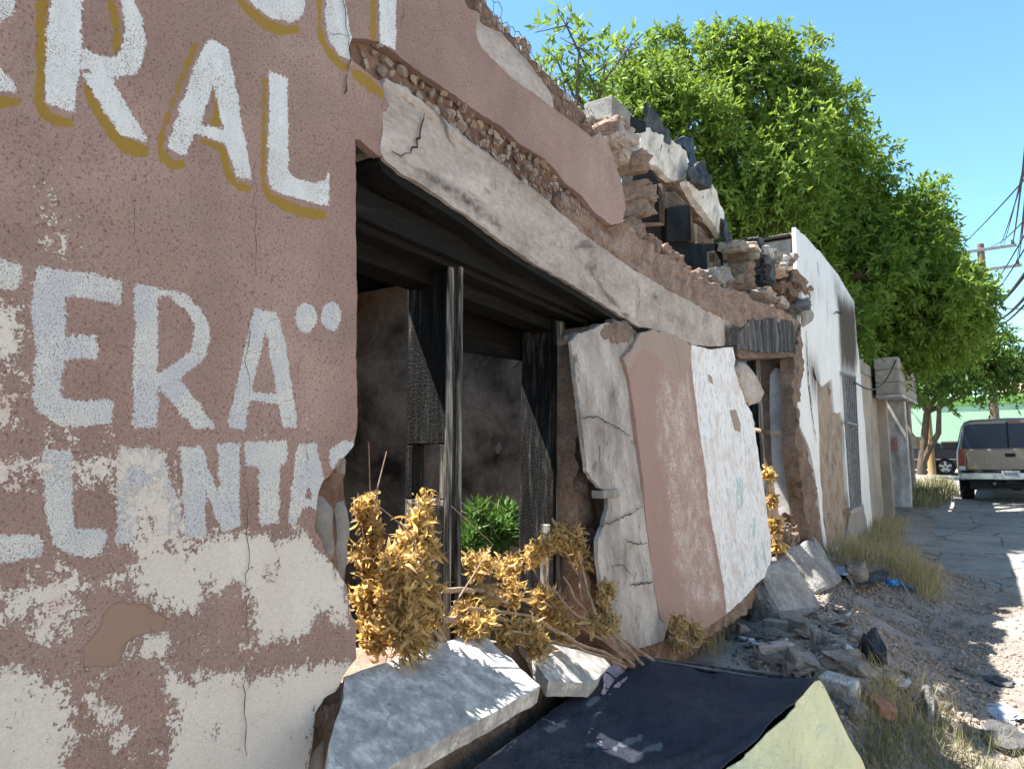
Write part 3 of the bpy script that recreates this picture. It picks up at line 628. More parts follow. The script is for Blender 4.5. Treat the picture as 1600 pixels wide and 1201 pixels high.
# concrete block and stones on the broken wall head
def boxpx(name, pts, X, depth, mat, parent, bev=.006):
    """box-like slab: photo outline on plane x=X, extruded back"""
    return MB().prism(yz(pts, X), X - depth, X, 'x').build(name, mat, parent, bev=bev)
boxpx('concrete_block', [(957,148),(986,176),(984,207),(957,203)], -.08, .16, MAT['cement'], B)
boxpx('concrete_block', [(985,180),(1010,190),(1010,206),(985,207)], -.2, .12, MAT['char_h'], B)
boxpx('cap_stone', [(962,211),(1000,208),(1000,226),(966,229)], -.06, .25, MAT['stone'], B)
boxpx('cap_stone', [(968,231),(996,228),(998,236),(975,240)], -.08, .25, MAT['grey_plaster'], B)
lump('cap_stone', 952, 215, -.04, (.2, .16, .12), MAT['grey_plaster'], B, 3); lump('cap_stone', 962, 238, -.04, (.12, .1, .12), MAT['grey_plaster'], B, 5)
lump('cap_stone', 945, 205, -.05, (.2, .14, .1), MAT['adobe'], B, 6)
# remains of the burnt roof
RX = -.3
plate('roof_edge', [(1003,206),(1012,200),(1040,215),(1075,236),(1076,262),(1070,279),(1052,283),(1046,278),(1038,272),(1030,262),(1015,256),(1000,248),(999,228)], MAT['roofwhite'], B, X=RX, k=.25, z0=3.4, thick=.05, res=.02, jag=.016, bump=rough_fn(.02, 6, 3), back=True)
plate('roof_edge', [(1072,284),(1082,280),(1112,290),(1124,310),(1131,332),(1131,362),(1128,372),(1118,355),(1104,335),(1090,318),(1080,300)], MAT['roofwhite'], B, X=RX + .05, k=.25, z0=3.3, thick=.05, res=.02, jag=.016, bump=rough_fn(.02, 6, 4), back=True)
def tarplate(name, pts, X, k, s, amp=.06): return plate(name, pts, MAT['tar'], B, X=X, k=k, z0=3.6, thick=.02, res=.012, jag=.006, bump=lambda y, z: amp * (fbm(y * 7, z * 7, 3, s) - .5) * 2, back=True, seed=s)
tarplate('roofing_sheet', [(1010,161),(1016,163),(1026,176),(1034,192),(1042,208),(1054,222),(1064,232),(1050,232),(1030,222),(1014,210),(1011,190)], RX + .03, .3, 2)
tarplate('roofing_sheet', [(1056,218),(1068,213),(1080,216),(1086,232),(1092,250),(1084,262),(1074,262),(1076,240)], RX - .1, -.2, 3)
tarplate('roofing_sheet', [(1076,266),(1092,254),(1100,250),(1106,264),(1116,278),(1114,288),(1104,294),(1096,298),(1088,288),(1078,282)], RX + .12, .1, 4, .1)
tarplate('roofing_sheet', [(1128,340),(1133,345),(1140,372),(1138,385),(1132,384),(1130,365)], RX + .1, .1, 5)
plate('eave_board', [(1024,258),(1030,260),(1046,276),(1068,284),(1084,304),(1100,328),(1108,345),(1116,354),(1118,372),(1112,364),(1104,352),(1092,345),(1086,318),(1066,300),(1048,290),(1036,276)], MAT['rough_wood'], B, X=RX - .06, thick=.05, res=.02, jag=.01, bump=rough_fn(.01, 9, 6))
plate('roof_inside', [(990,236),(1030,262),(1070,290),(1100,330),(1118,360),(1120,400),(1175,420),(1180,470),(1060,440),(985,350)], MAT['char_h'], B, X=RX - .75, thick=.1, res=.05, bump=rough_fn(.03, 6, 7))
for pts, X, m in (([(1000,288),(1040,288),(1041,350),(1000,352)], -.62, 'char_h'), ([(1036,286),(1041,286),(1042,350),(1038,350)], -.58, 'rough_wood'), ([(1000,348),(1042,347),(1042,352),(1000,355)], -.58, 'rough_wood'),
                  ([(1042,326),(1084,318),(1086,376),(1042,378)], -.56, 'char_h'), ([(1084,317),(1089,317),(1090,377),(1085,377)], -.53, 'tanwood'), ([(1000,356),(1042,356),(1086,378),(1086,388),(1010,392)], -.6, 'char_h'),
                  ([(1042,300),(1080,300),(1084,317),(1042,325)], -.66, 'rough_wood'), ([(1090,350),(1114,356),(1116,380),(1090,380)], -.6, 'rough_wood'), ([(1113,392),(1117,392),(1118,430),(1114,430)], -.5, 'tanwood'),
                  ([(1116,394),(1150,394),(1152,404),(1118,408)], -.36, 'rough_wood'), ([(1118,412),(1146,410),(1148,440),(1124,444)], -.5, 'adobe_soot'), ([(1126,380),(1129,380),(1130,416),(1127,416)], -.28, 'char_h')):
    boxpx('roof_timber', pts, X, .05, MAT[m], B, .003)
for i, (px, py, sx, sy, sz, m) in enumerate(((1157,405,.2,.14,.1,'adobe_soot'),(1158,423,.2,.16,.11,'adobe_soot'),(1157,442,.2,.18,.11,'adobe_soot'),(1145,386,.2,.2,.07,'cement'),(1160,391,.25,.2,.07,'stone'),(1108,438,.2,.22,.1,'cement'),(1118,432,.2,.14,.12,'cement'),
        (1176,398,.3,.25,.1,'concrete'),(1190,403,.3,.3,.1,'cement'),(1196,426,.3,.4,.09,'stone'),(1205,412,.3,.2,.12,'concrete'),(1218,406,.3,.25,.1,'cement'),(1183,415,.2,.2,.09,'adobe_soot'),(1212,424,.2,.2,.08,'adobe_soot'),(1165,400,.2,.12,.07,'cement'),(1173,418,.3,.3,.2,'tar'),(1180,432,.3,.3,.16,'tar'),
        (1232,446,.3,.75,.16,'adobe_soot'),(1222,462,.3,.6,.16,'adobe_soot'),(1243,464,.3,.5,.24,'adobe_soot'),(1190,462,.2,.5,.08,'grey_plaster'),(1210,475,.2,.5,.08,'grey_plaster'),(1172,384,.2,.2,.1,'tar'),(1235,484,.2,.4,.12,'cement'))):
    lump('loose_block', px, py, -.16 + .02 * (i % 3), (sx, sy, sz), MAT[m], B, 40 + i)
p = PX(1245, 478, -.02); MB().lathe([(.055, 0), (.055, .12), (.042, .12), (.042, -.4)], tuple(p), 'x', 20).build('drain_pipe', MAT['pvc'], B, smooth=True)
# pilaster: adobe, with leaning sheets of plaster
PIL = yz([(900,528),(912,515),(960,498),(1060,528),(1150,545),(1160,600),(1176,660),(1186,800),(1180,900),(1100,1040),(960,1040),(920,960),(910,900),(904,800),(900,700),(899,600)], -.09)
plate('pilaster_core', PIL, MAT['adobe'], B, X=-.09, px=False, thick=.24, res=.02, jag=.016, bump=lumpy(.05, 9, 31, .01))
plate('plaster_slab', [(893,535),(905,520),(925,515),(945,505),(968,502),(988,510),(992,530),(994,548),(990,575),(998,640),(1010,720),(1020,790),(1030,850),(1038,910),(1046,966),(1037,1000),(1000,1012),(962,1012),(953,985),(945,935),(938,905),(934,870),(933,845),(940,825),(948,800),(950,780),(945,768),(930,755),(917,735),(910,680),(903,620),(896,560)],
      MAT['weathered'], B, X=.006, k=-.055, z0=2.2, thick=.016, res=.012, jag=.008, bump=rough_fn(.012, 5, 33))
blob('broken_plaster', [(930,515),(945,505),(965,500),(985,505),(996,520),(985,535),(960,545),(935,530)], MAT['adobe_soot'], B, X=.012, dome=.015, thick=.05, s=14, jag=.02, fine=.012)
blob('broken_plaster', [(888,525),(905,515),(912,530),(900,542),(887,538)], MAT['adobe_soot'], B, X=-.02, dome=.02, thick=.05, s=15, jag=.012)
boxpx('brick', [(944,766),(968,763),(970,776),(945,779)], .062, .06, MAT['cement'], B)
def slab_mat():
    m, t, b = new_mat('peeling_painted_plaster'); v = coord(t); st = coord(t, (1, 1.6, .7))
    fine = noise(t, v, 150, 3, .65); n = noise(t, v, 3, 5, .65); g = noise(t, st, 26, 5, .7)
    pink = mix(t, n, (.28, .178, .15), (.37, .245, .21)); spk = ma(t, 'MULTIPLY', step(t, ma(t, 'ADD', noise(t, v, 190, 3, .75), ma(t, 'ADD', ma(t, 'MULTIPLY', attr(t, 'speck'), .22), ma(t, 'MULTIPLY', ma(t, 'SUBTRACT', noise(t, v, 9, 4, .65), .5), .45))), .74, .05), 1.)
    pink = mix(t, spk, pink, (.6, .53, .47)); pink = mix(t, .3, pink, ramp(t, fine, [(.3, .3), (.7, .7)]), 'OVERLAY')
    wh = mix(t, n, (.7, .695, .69), (.86, .86, .86)); wh = mix(t, step(t, g, .57, .09), wh, (.5, .45, .41)); wh = mix(t, step(t, noise(t, coord(t, (1, 3.5, .35)), 26, 5, .7), .655, .02), wh, (.22, .2, .19)); wh = mix(t, ma(t, 'MULTIPLY', step(t, noise(t, v, 6, 4, .6), .56, .08), .5), wh, (.55, .44, .4))
    teal = ma(t, 'MULTIPLY', step(t, attr(t, 'teal'), .0, .012), step(t, noise(t, st, 24, 4, .7), .47, .08)); wh = mix(t, ma(t, 'MULTIPLY', teal, .5), wh, (.12, .36, .30))
    wob = ma(t, 'MULTIPLY', ma(t, 'SUBTRACT', noise(t, v, 30, 4, .6), .5), .03)
    c = mix(t, step(t, ma(t, 'ADD', attr(t, 'white'), wob), 0, .004), pink, wh)
    c = mix(t, step(t, ma(t, 'ADD', attr(t, 'bare'), ma(t, 'MULTIPLY', wob, .6)), 0, .003), c, mix(t, n, (.27, .2, .155), (.38, .3, .245)))
    setc(t, b, c, .9, .25); bump(t, b, ma(t, 'ADD', ma(t, 'MULTIPLY', fine, .5), g), .6, .005); return m
MAT['slab'] = slab_mat()
SK = dict(X=.016, k=-.056, z0=2.2)
SLAB = [(972,560),(985,545),(1000,520),(1020,515),(1060,525),(1078,538),(1090,540),(1110,546),(1147,542),(1150,560),(1148,575),(1156,602),(1168,628),(1176,645),(1182,680),(1188,725),(1194,772),(1200,820),(1206,870),(1203,885),(1195,900),(1180,912),(1165,930),(1150,945),(1136,957),(1110,975),(1098,985),(1085,976),(1068,966),(1055,960),(1045,972),(1033,968),(1022,890),(1012,820),(1002,740),(994,680),(987,630),(981,590)]
sa = {'white': polyattr([[(1080,560),(1082,530),(1160,530),(1230,800),(1230,930),(1136,970),(1127,900),(1118,850),(1108,800),(1100,740),(1092,690),(1085,610)]], **SK),
      'bare': polyattr([[(970,570),(985,550),(993,548),(990,565),(984,575)], [(1000,510),(1078,530),(1080,548),(1076,570),(1068,595),(1050,585),(1035,565),(1018,548),(1000,545),(985,560),(990,530)], [(1107,584),(1114,588),(1116,600),(1110,598)], [(1140,640),(1152,640),(1160,662),(1158,675),(1150,672)]], **SK),
      'teal': polyattr([[(1150,745),(1162,750),(1160,790),(1152,800)], [(1176,810),(1182,805),(1180,840),(1176,842)], [(1178,860),(1182,850),(1186,890),(1180,888)], [(1190,845),(1194,848),(1200,890),(1196,885)], [(1135,760),(1140,765),(1142,775),(1136,775)], [(1166,695),(1172,695),(1172,712),(1167,712)]], **SK),
      'speck': wearattr([([(1030,580),(1075,575),(1085,640),(1098,740),(1130,950),(1075,960),(1055,880),(1045,800),(1025,700),(1022,620)], .9)], soft=.08, **SK)}
plate('plaster_slab', SLAB, MAT['slab'], B, thick=.015, res=.01, jag=.007, bump=lambda y, z: .02 * (fbm(y * 3, z * 2, 3, 41) - .5) * 2 + .004 * (fbm(y * 22, z * 22, 3, 43) - .5) * 2, attrs=sa, **SK)
plate('slab_backing', [(1040,940),(1100,920),(1170,880),(1206,870),(1207,892),(1196,915),(1180,935),(1168,955),(1150,965),(1120,985),(1100,1000),(1085,1012),(1060,1000),(1045,985)], MAT['adobe'], B, X=-.045, k=-.056, z0=2.2, thick=.14, res=.02, jag=.02, bump=lumpy(.03, 12, 51))
# cracks and fallen flakes of the front
def crack(pts, X, wpx=.004, parent=B, k=0, z0=0, seed=0, jag=.006):
    P = [PX(a, b, X, k, z0) for a, b in pts]; out = []; rr = random.Random(seed)
    for a, b in zip(P[:-1], P[1:]):
        m = max(1, int(np.linalg.norm(b - a) / .018))
        for i in range(m): out.append(a + (b - a) * i / m + np.array([0, rr.uniform(-1, 1) * jag, rr.uniform(-1, 1) * jag]))
    out.append(P[-1]); v = []; f = []
    for i, p in enumerate(out):
        q = out[min(i + 1, len(out) - 1)] - out[max(i - 1, 0)]; n = np.array([0, -q[2], q[1]]); n /= max(np.linalg.norm(n), 1e-9)
        h = wpx * (.35 + .65 * math.sin(math.pi * (i + .3) / (len(out) + .3))) * rr.uniform(.5, 1.2); v += [p + n * h / 2, p - n * h / 2]
        if i: f.append([2 * i - 2, 2 * i - 1, 2 * i + 1, 2 * i])
    return link('crack', mesh('crack', v, f, MAT['crack']), parent)
CR = [([(541,115),(548,92),(545,70),(540,30),(533,-5)], .006), ([(540,150),(541,115)], .01), ([(512,52),(548,55)], .003), ([(630,0),(632,15),(627,40)], .003), ([(395,480),(388,520),(385,560),(390,620)], .003), ([(380,715),(384,770),(388,830),(387,900),(386,990),(388,1010)], .0035),
      ([(384,1040),(383,1130),(386,1180)], .004), ([(488,535),(470,560),(466,600)], .002), ([(480,690),(482,720)], .003), ([(400,250),(398,330),(402,430)], .0022), ([(205,300),(215,420)], .0015)]
for i, (pts, wd) in enumerate(CR): crack(pts, .0062, wd * .62, seed=i)
for i, (pts, wd) in enumerate([([(663,175),(658,205),(650,228),(641,240)], .008), ([(641,240),(628,245),(612,236)], .004), ([(995,430),(1000,465),(996,500)], .006), ([(1035,455),(1026,512)], .004), ([(1105,490),(1104,535)], .003), ([(940,395),(945,440)], .003), ([(770,260),(775,300)], .002)]): crack(pts, .0125, wd, seed=50 + i)
for i, (pts, wd) in enumerate([([(905,655),(935,650),(960,665),(985,680)], .006), ([(935,822),(960,815),(990,800),(1003,790)], .006), ([(985,915),(1005,910),(1020,908)], .008), ([(955,885),(970,880),(990,900)], .004), ([(940,600),(945,680),(940,740)], .003), ([(965,560),(975,600),(985,650)], .003), ([(975,840),(990,850),(1012,848)], .005), ([(960,700),(955,760)], .003)]): crack(pts, .021, wd, k=-.055, z0=2.2, seed=80 + i)
for i, (pts, wd) in enumerate([([(1110,600),(1112,625)], .004), ([(1160,660),(1164,700),(1166,735)], .005), ([(1145,770),(1150,830)], .003), ([(1160,860),(1158,910)], .004), ([(1050,520),(1060,560),(1065,590)], .004), ([(1090,720),(1096,790)], .002)]): crack(pts, .041, wd, k=-.056, z0=2.2, seed=90 + i)
# doorway at the far end
plate('lintel_end', [(1172,500),(1215,497),(1238,502),(1243,520),(1240,548),(1200,552),(1152,545),(1156,520)], MAT['charbeam'], B, X=.012, thick=.37, res=.03, jag=.01, bump=rough_fn(.02, 7, 61))
boxpx('door_head', [(1150,546),(1240,550),(1240,558),(1156,560)], .0, .35, MAT['rough_wood'], B)
blob('hanging_plaster', [(1151,578),(1158,566),(1168,566),(1180,580),(1190,600),(1197,615),(1188,629),(1174,633),(1164,618)], MAT['grey_plaster'], B, X=.03, dome=.03, thick=.06, s=16, jag=.008)
yd = PX(1188, 600, -.22)[1]; MB().box(-.32, -.25, yd - .03, yd + .04, .3, 2.4, .004).build('door_post', MAT['char'], B); MB().box(-.245, -.22, yd - .04, yd + .03, .3, 2.4, .004).build('door_post', MAT['greywood'], B)
MB().box(-.42, -.02, 6.95, 7.33, .2, 2.65).build('door_pier', MAT['adobe_soot'], B)
def panel_y(name, pts, Y, mat, parent, th=.02, rng=None):
    P = [PY(a, b, Y) for a, b in pts]; return MB().prism([(q[0], q[2]) for q in P], Y, Y + th, 'y').build(name, mat, parent, bev=.004)
MAT['jamb'] = rough_mat('jamb_plaster', [(.3, (.42, .4, .38)), (.6, (.62, .6, .58))], 5, 40, .3, .5, .008, dark=(5, .66, (.3, .26, .23)))
panel_y('jamb_plaster', [(1203,585),(1212,574),(1222,578),(1234,570),(1236,610),(1237,644),(1240,672),(1228,683),(1232,705),(1240,732),(1246,760),(1251,789),(1244,788),(1236,784),(1240,801),(1234,805),(1226,800),(1218,806),(1213,780),(1210,760),(1206,720),(1204,677),(1202,630)], 6.92, MAT['jamb'], B)
plate('pier_adobe', [(1240,560),(1248,520),(1252,505),(1253,600),(1250,640),(1248,672),(1256,690),(1264,720),(1274,770),(1282,820),(1289,866),(1268,882),(1259,840),(1255,792),(1249,745),(1244,700)], MAT['adobe_soot'], B, X=.01, thick=.12, res=.03, jag=.02, bump=lumpy(.05, 6, 71, .015))
for i, (a, b2, c, d) in enumerate(((1216,832,.25,.16), (1236,826,.3,.14), (1248,850,.4,.2), (1226,852,.4,.2))): lump('adobe_brick', a, b2, -.14, (.2, c, d), MAT['adobe_soot'], B, 90 + i)
tag(base_origin(MB().tube([PX(1180, 671, -.15), PX(1192, 674, -.08), PX(1205, 675, 0.), PX(1218, 677, .06)], [.016, .019, .017, .018], 8).build('loose_stick', MAT['tanwood'])), 'pale broken stick poking out of the burnt doorway', 'stick')
# ---------------------------------------------------------------- white house next door
def whitewash():
    m, t, b = new_mat('whitewashed_render'); v = coord(t); st = coord(t, (1, 1.6, .35)); n = noise(t, v, 2.2, 5, .65); fine = noise(t, v, 90, 4, .7); g = noise(t, st, 9, 6, .7)
    c = mix(t, n, (.66, .655, .64), (.82, .815, .8)); c = mix(t, ma(t, 'MULTIPLY', step(t, g, .58, .1), .45), c, (.45, .4, .35))
    c = mix(t, step(t, ma(t, 'ADD', attr(t, 'soot'), ma(t, 'MULTIPLY', ma(t, 'SUBTRACT', noise(t, st, 7, 5, .7), .5), .7)), .42, .3), c, (.075, .058, .045))
    c = mix(t, step(t, noise(t, st, 14, 5, .7), .7, .015), c, (.25, .22, .19)); c = mix(t, .2, c, ramp(t, fine, [(.3, .3), (.7, .7)]), 'OVERLAY')
    c = mix(t, step(t, ma(t, 'ADD', attr(t, 'grey'), ma(t, 'MULTIPLY', ma(t, 'SUBTRACT', noise(t, v, 12, 5, .6), .5), .2)), 0, .01), c, mix(t, n, (.22, .2, .18), (.33, .3, .27)))
    setc(t, b, c, .9, .25); bump(t, b, ma(t, 'ADD', ma(t, 'MULTIPLY', fine, .4), g), .5, .008); return m
MAT['whitewash'] = whitewash()
W = thing('white_house', 'white rendered house with soot above its barred window and a stepped parapet', 'house', (-1.5, 9.6, 0))
WIN = [(1315,581),(1337,588),(1346,792),(1330,797)]
GAP = [(1277,595),(1284,604),(1290,600),(1295,595),(1299,592),(1302,620),(1304,644),(1309,646),(1313,643),(1317,660),(1320,677),(1320,716),(1324,768),(1328,800),(1322,848),(1308,853),(1295,870),(1287,815),(1281,732),(1280,669),(1277,630)]
WO = [(1243,356),(1258,369),(1285,398),(1310,430),(1335,472),(1339,530),(1346,600),(1354,700),(1362,800),(1363,836),(1330,850),(1290,878),(1288,856),(1278,773),(1265,699),(1248,661),(1245,617),(1252,603),(1253,540),(1250,510),(1253,470),(1252,440),(1245,420)]
plate('render_coat', WO, MAT['whitewash'], W, X=.0, thick=.035, res=.03, jag=.012, holes=(WIN, GAP), bump=rough_fn(.008, 4, 3),
      attrs={'soot': wearattr([([(1306,450),(1336,475),(1340,560),(1336,590),(1314,582),(1311,520)], .75), ([(1258,545),(1278,565),(1286,630),(1268,620)], .62), ([(1255,440),(1275,430),(1290,460),(1262,500)], .38), ([(1300,425),(1312,432),(1318,470),(1304,470)], .5)], soft=.35), 'grey': polyattr([[(1326,805),(1348,785),(1357,830),(1357,850),(1310,862),(1312,850)]])})
WB = yz([(1245,362),(1258,371),(1285,400),(1310,432),(1334,474),(1338,530),(1345,600),(1353,700),(1361,800),(1362,860),(1290,900),(1280,773),(1267,699),(1250,661),(1254,603),(1254,540),(1252,470),(1247,430)])
plate('wall', WB, MAT['dirt_render'], W, X=-.03, px=False, thick=.22, res=.04, holes=([tuple(q) for q in yz(WIN)],), bump=lumpy(.025, 5, 81, .012))
MB().box(-5, -.26, 7.45, 11.85, -.1, 3.2).build('house_body', MAT['render'], W)
MB().box(-.33, -.04, 7.37, 7.52, .2, 2.9).build('end_wall', MAT['render'], W)
for za, zb, ya, xx in ((3.34, 3.56, 7.36, -.02), (3.1, 3.33, 7.35, .0), (2.92, 3.09, 7.34, -.03)): MB().box(xx - .33, xx - .04, ya, ya + .15, za, zb, .012).build('concrete_block', MAT['cmu'], W)
MB().box(-.42, -.05, 7.33, 7.5, 3.565, 3.6, .008).build('cap_slab', MAT['char_h'], W)
blob('render_flake', [(1255,466),(1268,464),(1266,478),(1273,490),(1271,502),(1258,511),(1256,490)], MAT['cement'], W, X=.03, dome=.03, thick=.05, s=22, jag=.01, res=.02)
for i, (pts, wd) in enumerate([([(1260,515),(1262,560),(1264,600),(1268,640),(1276,690)], .035), ([(1278,410),(1280,430)], .03), ([(1270,575),(1276,595)], .05), ([(1302,488),(1318,488)], .02), ([(1292,450),(1293,510)], .012)]): crack(pts, .008, wd, W, seed=120 + i, jag=.02)
wy = [PX(*q, .03) for q in WIN]; gy0, gy1 = 9.98, 11.35; gz0, gz1 = .62, 2.42
MB().box(-.2, -.18, 9.85, 11.5, .5, 2.55).build('window_pane', MAT['tar'], W)
G = bpy.data.objects.new('window_grille', None); COL.objects.link(G); G.parent = W; G.location = Vector((.03, 10.6, .6)) - W.location
bar0 = None
for i in range(8):
    f = i / 7; top = PX(1316 + 20 * f, 582 + 6 * f, .03); bot = PX(1330 + 15.5 * f, 797 - 5 * f, .03)
    MB().tube([top, bot], .011, 6).build('bar', MAT['iron'], G)
for a, b2 in (((1316,583),(1336,589)), ((1330,796),(1345.5,791)), ((1321,660),(1340,664))): MB().tube([PX(*a, .035), PX(*b2, .035)], .018, 6).build('rail', MAT['iron'], G)
boxpx('window_sill', [(1330,798),(1346,792),(1346.5,798),(1331,804)], .06, .2, MAT['render'], W, .01)

# ---------------------------------------------------------------- block house with the concrete block canopy
K = thing('block_house', 'bare cement house with a projecting concrete block canopy beyond the white house', 'house', (-1.5, 15, 0))
plate('wall', [(11.95, -.1), (14.7, -.1), (14.7, 2.55), (11.95, 2.55)], MAT['render'], K, X=-.06, px=False, thick=.2, res=.06, bump=rough_fn(.01, 3, 91))
for i in range(7): MB().box(-.24, -.058 + .004 * (i % 2), 11.97 + i * .39, 12.35 + i * .39, 2.565, 2.76, .008).build('concrete_block', MAT['cmu'], K)
MB().box(-.25, .1, 14.5, 14.72, -.1, 2.78, .01).build('column', MAT['render'], K)
MB().box(-5, -.28, 11.95, 18.6, -.1, 2.7).build('house_body', MAT['render'], K)
MAT['pier'] = rough_mat('whitewashed_pier', [(.3, (.2, .185, .17)), (.5, (.4, .385, .37)), (.65, (.66, .65, .64))], 4, 40, .3, .4, .006, stretch=(1, 1, .5))
MB().box(-.1, .30, 16.0, 16.35, -.1, 2.2, .012).build('pier', MAT['pier'], K)
MB().box(-.27, -.2, 14.72, 18.5, -.1, 2.3).build('door', MAT['tar'], K)
MB().box(-.1, .26, 18.1, 18.5, -.1, 2.2, .012).build('pier', MAT['render'], K)
MAT['red_paint'] = rough_mat('red_spray_paint', [(.3, (.35, .03, .03)), (.7, (.5, .07, .06))], 20, 60, .3, .1, .002)
mb = MB()
for x0, x1, z0, z1 in ((.03, .042, 1.24, 1.45), (.07, .08, 1.22, 1.46), (.08, .11, 1.22, 1.235), (.08, .11, 1.33, 1.342), (.08, .11, 1.448, 1.46), (.11, .12, 1.22, 1.46)): mb.box(x0, x1, 15.994, 15.998, z0, z1)
mb.build('spray_marks', MAT['red_paint'], K)
MB().box(.0, .41, 13.85, 18.5, 2.19, 2.245, .006).build('canopy_slab', MAT['pier'], K)
blk = MB().box(-.19, .19, 0, .395, 0, .205, .008); bme = mesh('concrete_block', blk.v, blk.f, MAT['cmu'])
for r in range(3):
    for c in range(12):
        y = 13.88 + c * .4 - (.2 if r % 2 else 0)
        if y < 13.8: y = 13.88
        o = bpy.data.objects.new('concrete_block', bme); COL.objects.link(o); o.parent = K; o.location = Vector((.2 + random.uniform(-.006, .006), y, 2.25 + r * .22)) - K.location
        if r % 2 and c == 0: o.scale.y = .49
MB().box(.03, .37, 13.9, 18.3, 2.25, 2.88).build('mortar_core', MAT['mortar'], K)
MB().tube([PX(1316 + 76, 560, .2) , PX(1392, 545, .2)], .02, 6).build('rebar', MAT['iron'], K)
cb = MB(); a = Vector(PX(1335, 597, .06)); b2 = Vector((.35, 13.95, 2.85))
cb.tube([a.lerp(b2, i / 14) + Vector((0, 0, -.28 * math.sin(math.pi * i / 14))) for i in range(15)], .012, 5)
cable = base_origin(cb.build('loose_cable', MAT['tar'])); tag(cable, 'black cable slung from the barred window to the block canopy', 'cable')

# ---------------------------------------------------------------- broken sill slabs
def patch(c, n, m, fn=None):
    """grid over four corners a,b,c,d (a-b along u, a-d along v)"""
    a, b, c_, d = [np.array(q, float) for q in c]; V = np.zeros((n + 1, m + 1, 3))
    for i in range(n + 1):
        for j in range(m + 1):
            u, v = i / n, j / m; p = (a * (1 - u) + b * u) * (1 - v) + (d * (1 - u) + c_ * u) * v
            V[i, j] = fn(p, u, v) if fn else p
    return V
def patch_solid(name, V, thick, mat, nrm=(0, 0, 1), smooth=False, parent=None):
    n, m = V.shape[0] - 1, V.shape[1] - 1; nv = (n + 1) * (m + 1); idx = np.arange(nv).reshape(n + 1, m + 1)
    Q = np.stack([idx[:-1, :-1].ravel(), idx[1:, :-1].ravel(), idx[1:, 1:].ravel(), idx[:-1, 1:].ravel()], 1)
    W_ = V.reshape(-1, 3); lo = W_ - np.array(nrm) * thick
    ring = list(idx[:, 0]) + list(idx[-1, 1:]) + list(idx[-2::-1, -1]) + list(idx[0, -2:0:-1]); ring = np.array(ring); r2 = np.roll(ring, -1)
    o = 2 * nv; V3 = np.concatenate([W_, lo, W_[ring], lo[ring]]); k = len(ring); ii = np.arange(k); jj = np.roll(ii, -1)
    side = np.stack([o + jj, o + ii, o + k + ii, o + k + jj], 1)
    me = fastmesh(name, V3, np.concatenate([Q, Q[:, ::-1] + nv, side]), mat)
    bm = bmesh.new(); bm.from_mesh(me); bmesh.ops.recalc_face_normals(bm, faces=bm.faces[:]); bm.to_mesh(me); bm.free()
    if smooth: me.polygons.foreach_set('use_smooth', [i < 2 * len(Q) for i in range(len(me.polygons))])
    return link(name, me, parent)
def rag(amp, s):
    def f(p, u, v):
        e = min(u, 1 - u, v, 1 - v) * 12
        j = max(0, 1 - e) * amp
        g = lambda q: (mnoise.fractal(Vector(p) * 9 + Vector((q * 5.3 + s, 0, 0)), 1, 2, 3))
        return p + np.array([g(0) * j * .5, g(1) * j, g(2) * amp * .25])
    return f
c1 = [PX(543, 1054, -.015), PX(749, 986, -.015), PX(848, 1070, .22), PX(490, 1262, .22)]
o = patch_solid('sill_slab', patch(c1, 40, 14, rag(.016, 1)), .05, MAT['concrete'], (.25, 0, .97), True); base_origin(o); tag(o, 'long grey concrete sill slab tipped outward below the window opening', 'slab')
c2 = [PX(811, 992, -.03), PX(970, 1033, .0), PX(919, 1068, .12), PX(858, 1062, .13)]
o = patch_solid('sill_slab', patch(c2, 24, 12, rag(.016, 2)), .05, MAT['concrete'], (.2, 0, .98), True); base_origin(o); tag(o, 'shorter broken concrete slab fallen beside the long sill slab', 'slab')

# ---------------------------------------------------------------- tent
def cloth(name, col, fine=.25, rough=.8, spec=.3, stains=None, bs=.55, bd=.018, dust=0.):
    m, t, b = new_mat(name); v = coord(t); n = noise(t, v, 5, 5, .6); w_ = noise(t, v, 400, 2, .5)
    c = mix(t, n, tuple(q * .8 for q in col), tuple(q * 1.2 for q in col)); c = mix(t, fine, c, ramp(t, w_, [(.3, .35), (.7, .65)]), 'OVERLAY')
    if dust: c = mix(t, ma(t, 'MULTIPLY', step(t, noise(t, v, 3.2, 6, .7, .5), .5, .16), dust), c, (.3, .27, .25))
    if stains: c = mix(t, step(t, ma(t, 'ADD', attr(t, 'stain_sunfleck'), ma(t, 'MULTIPLY', ma(t, 'SUBTRACT', noise(t, v, 40, 4, .6), .5), .03)), 0, .004), c, stains)
    setc(t, b, c, rough, spec); cr = noise(t, v, 11, 4, .6, 1.2); bump(t, b, ma(t, 'ADD', cr, ma(t, 'MULTIPLY', noise(t, v, 38, 3, .6, .8), .35)), bs, bd); return m
MAT['navy'] = cloth('navy_nylon', (.010, .012, .028), stains=(.09, .1, .12), bs=.55, bd=.025, dust=.06, rough=.62, spec=.4); MAT['lime'] = cloth('pale_yellow_nylon', (.80, .77, .46), bs=.8, bd=.03, dust=.18)
T = thing('tent', 'small low tent with navy fly and pale yellow side on the rubble', 'tent', (.5, 2.2, .05))
A_ = PZ(985, 1021, .70); B_ = PZ(1281, 1060, .70); L_ = PX(735, 1201, .1); R_ = PZ(1120, 1201, .57); L2 = L_ + (L_ - A_) * .45; R2 = R_ + (R_ - B_) * .7
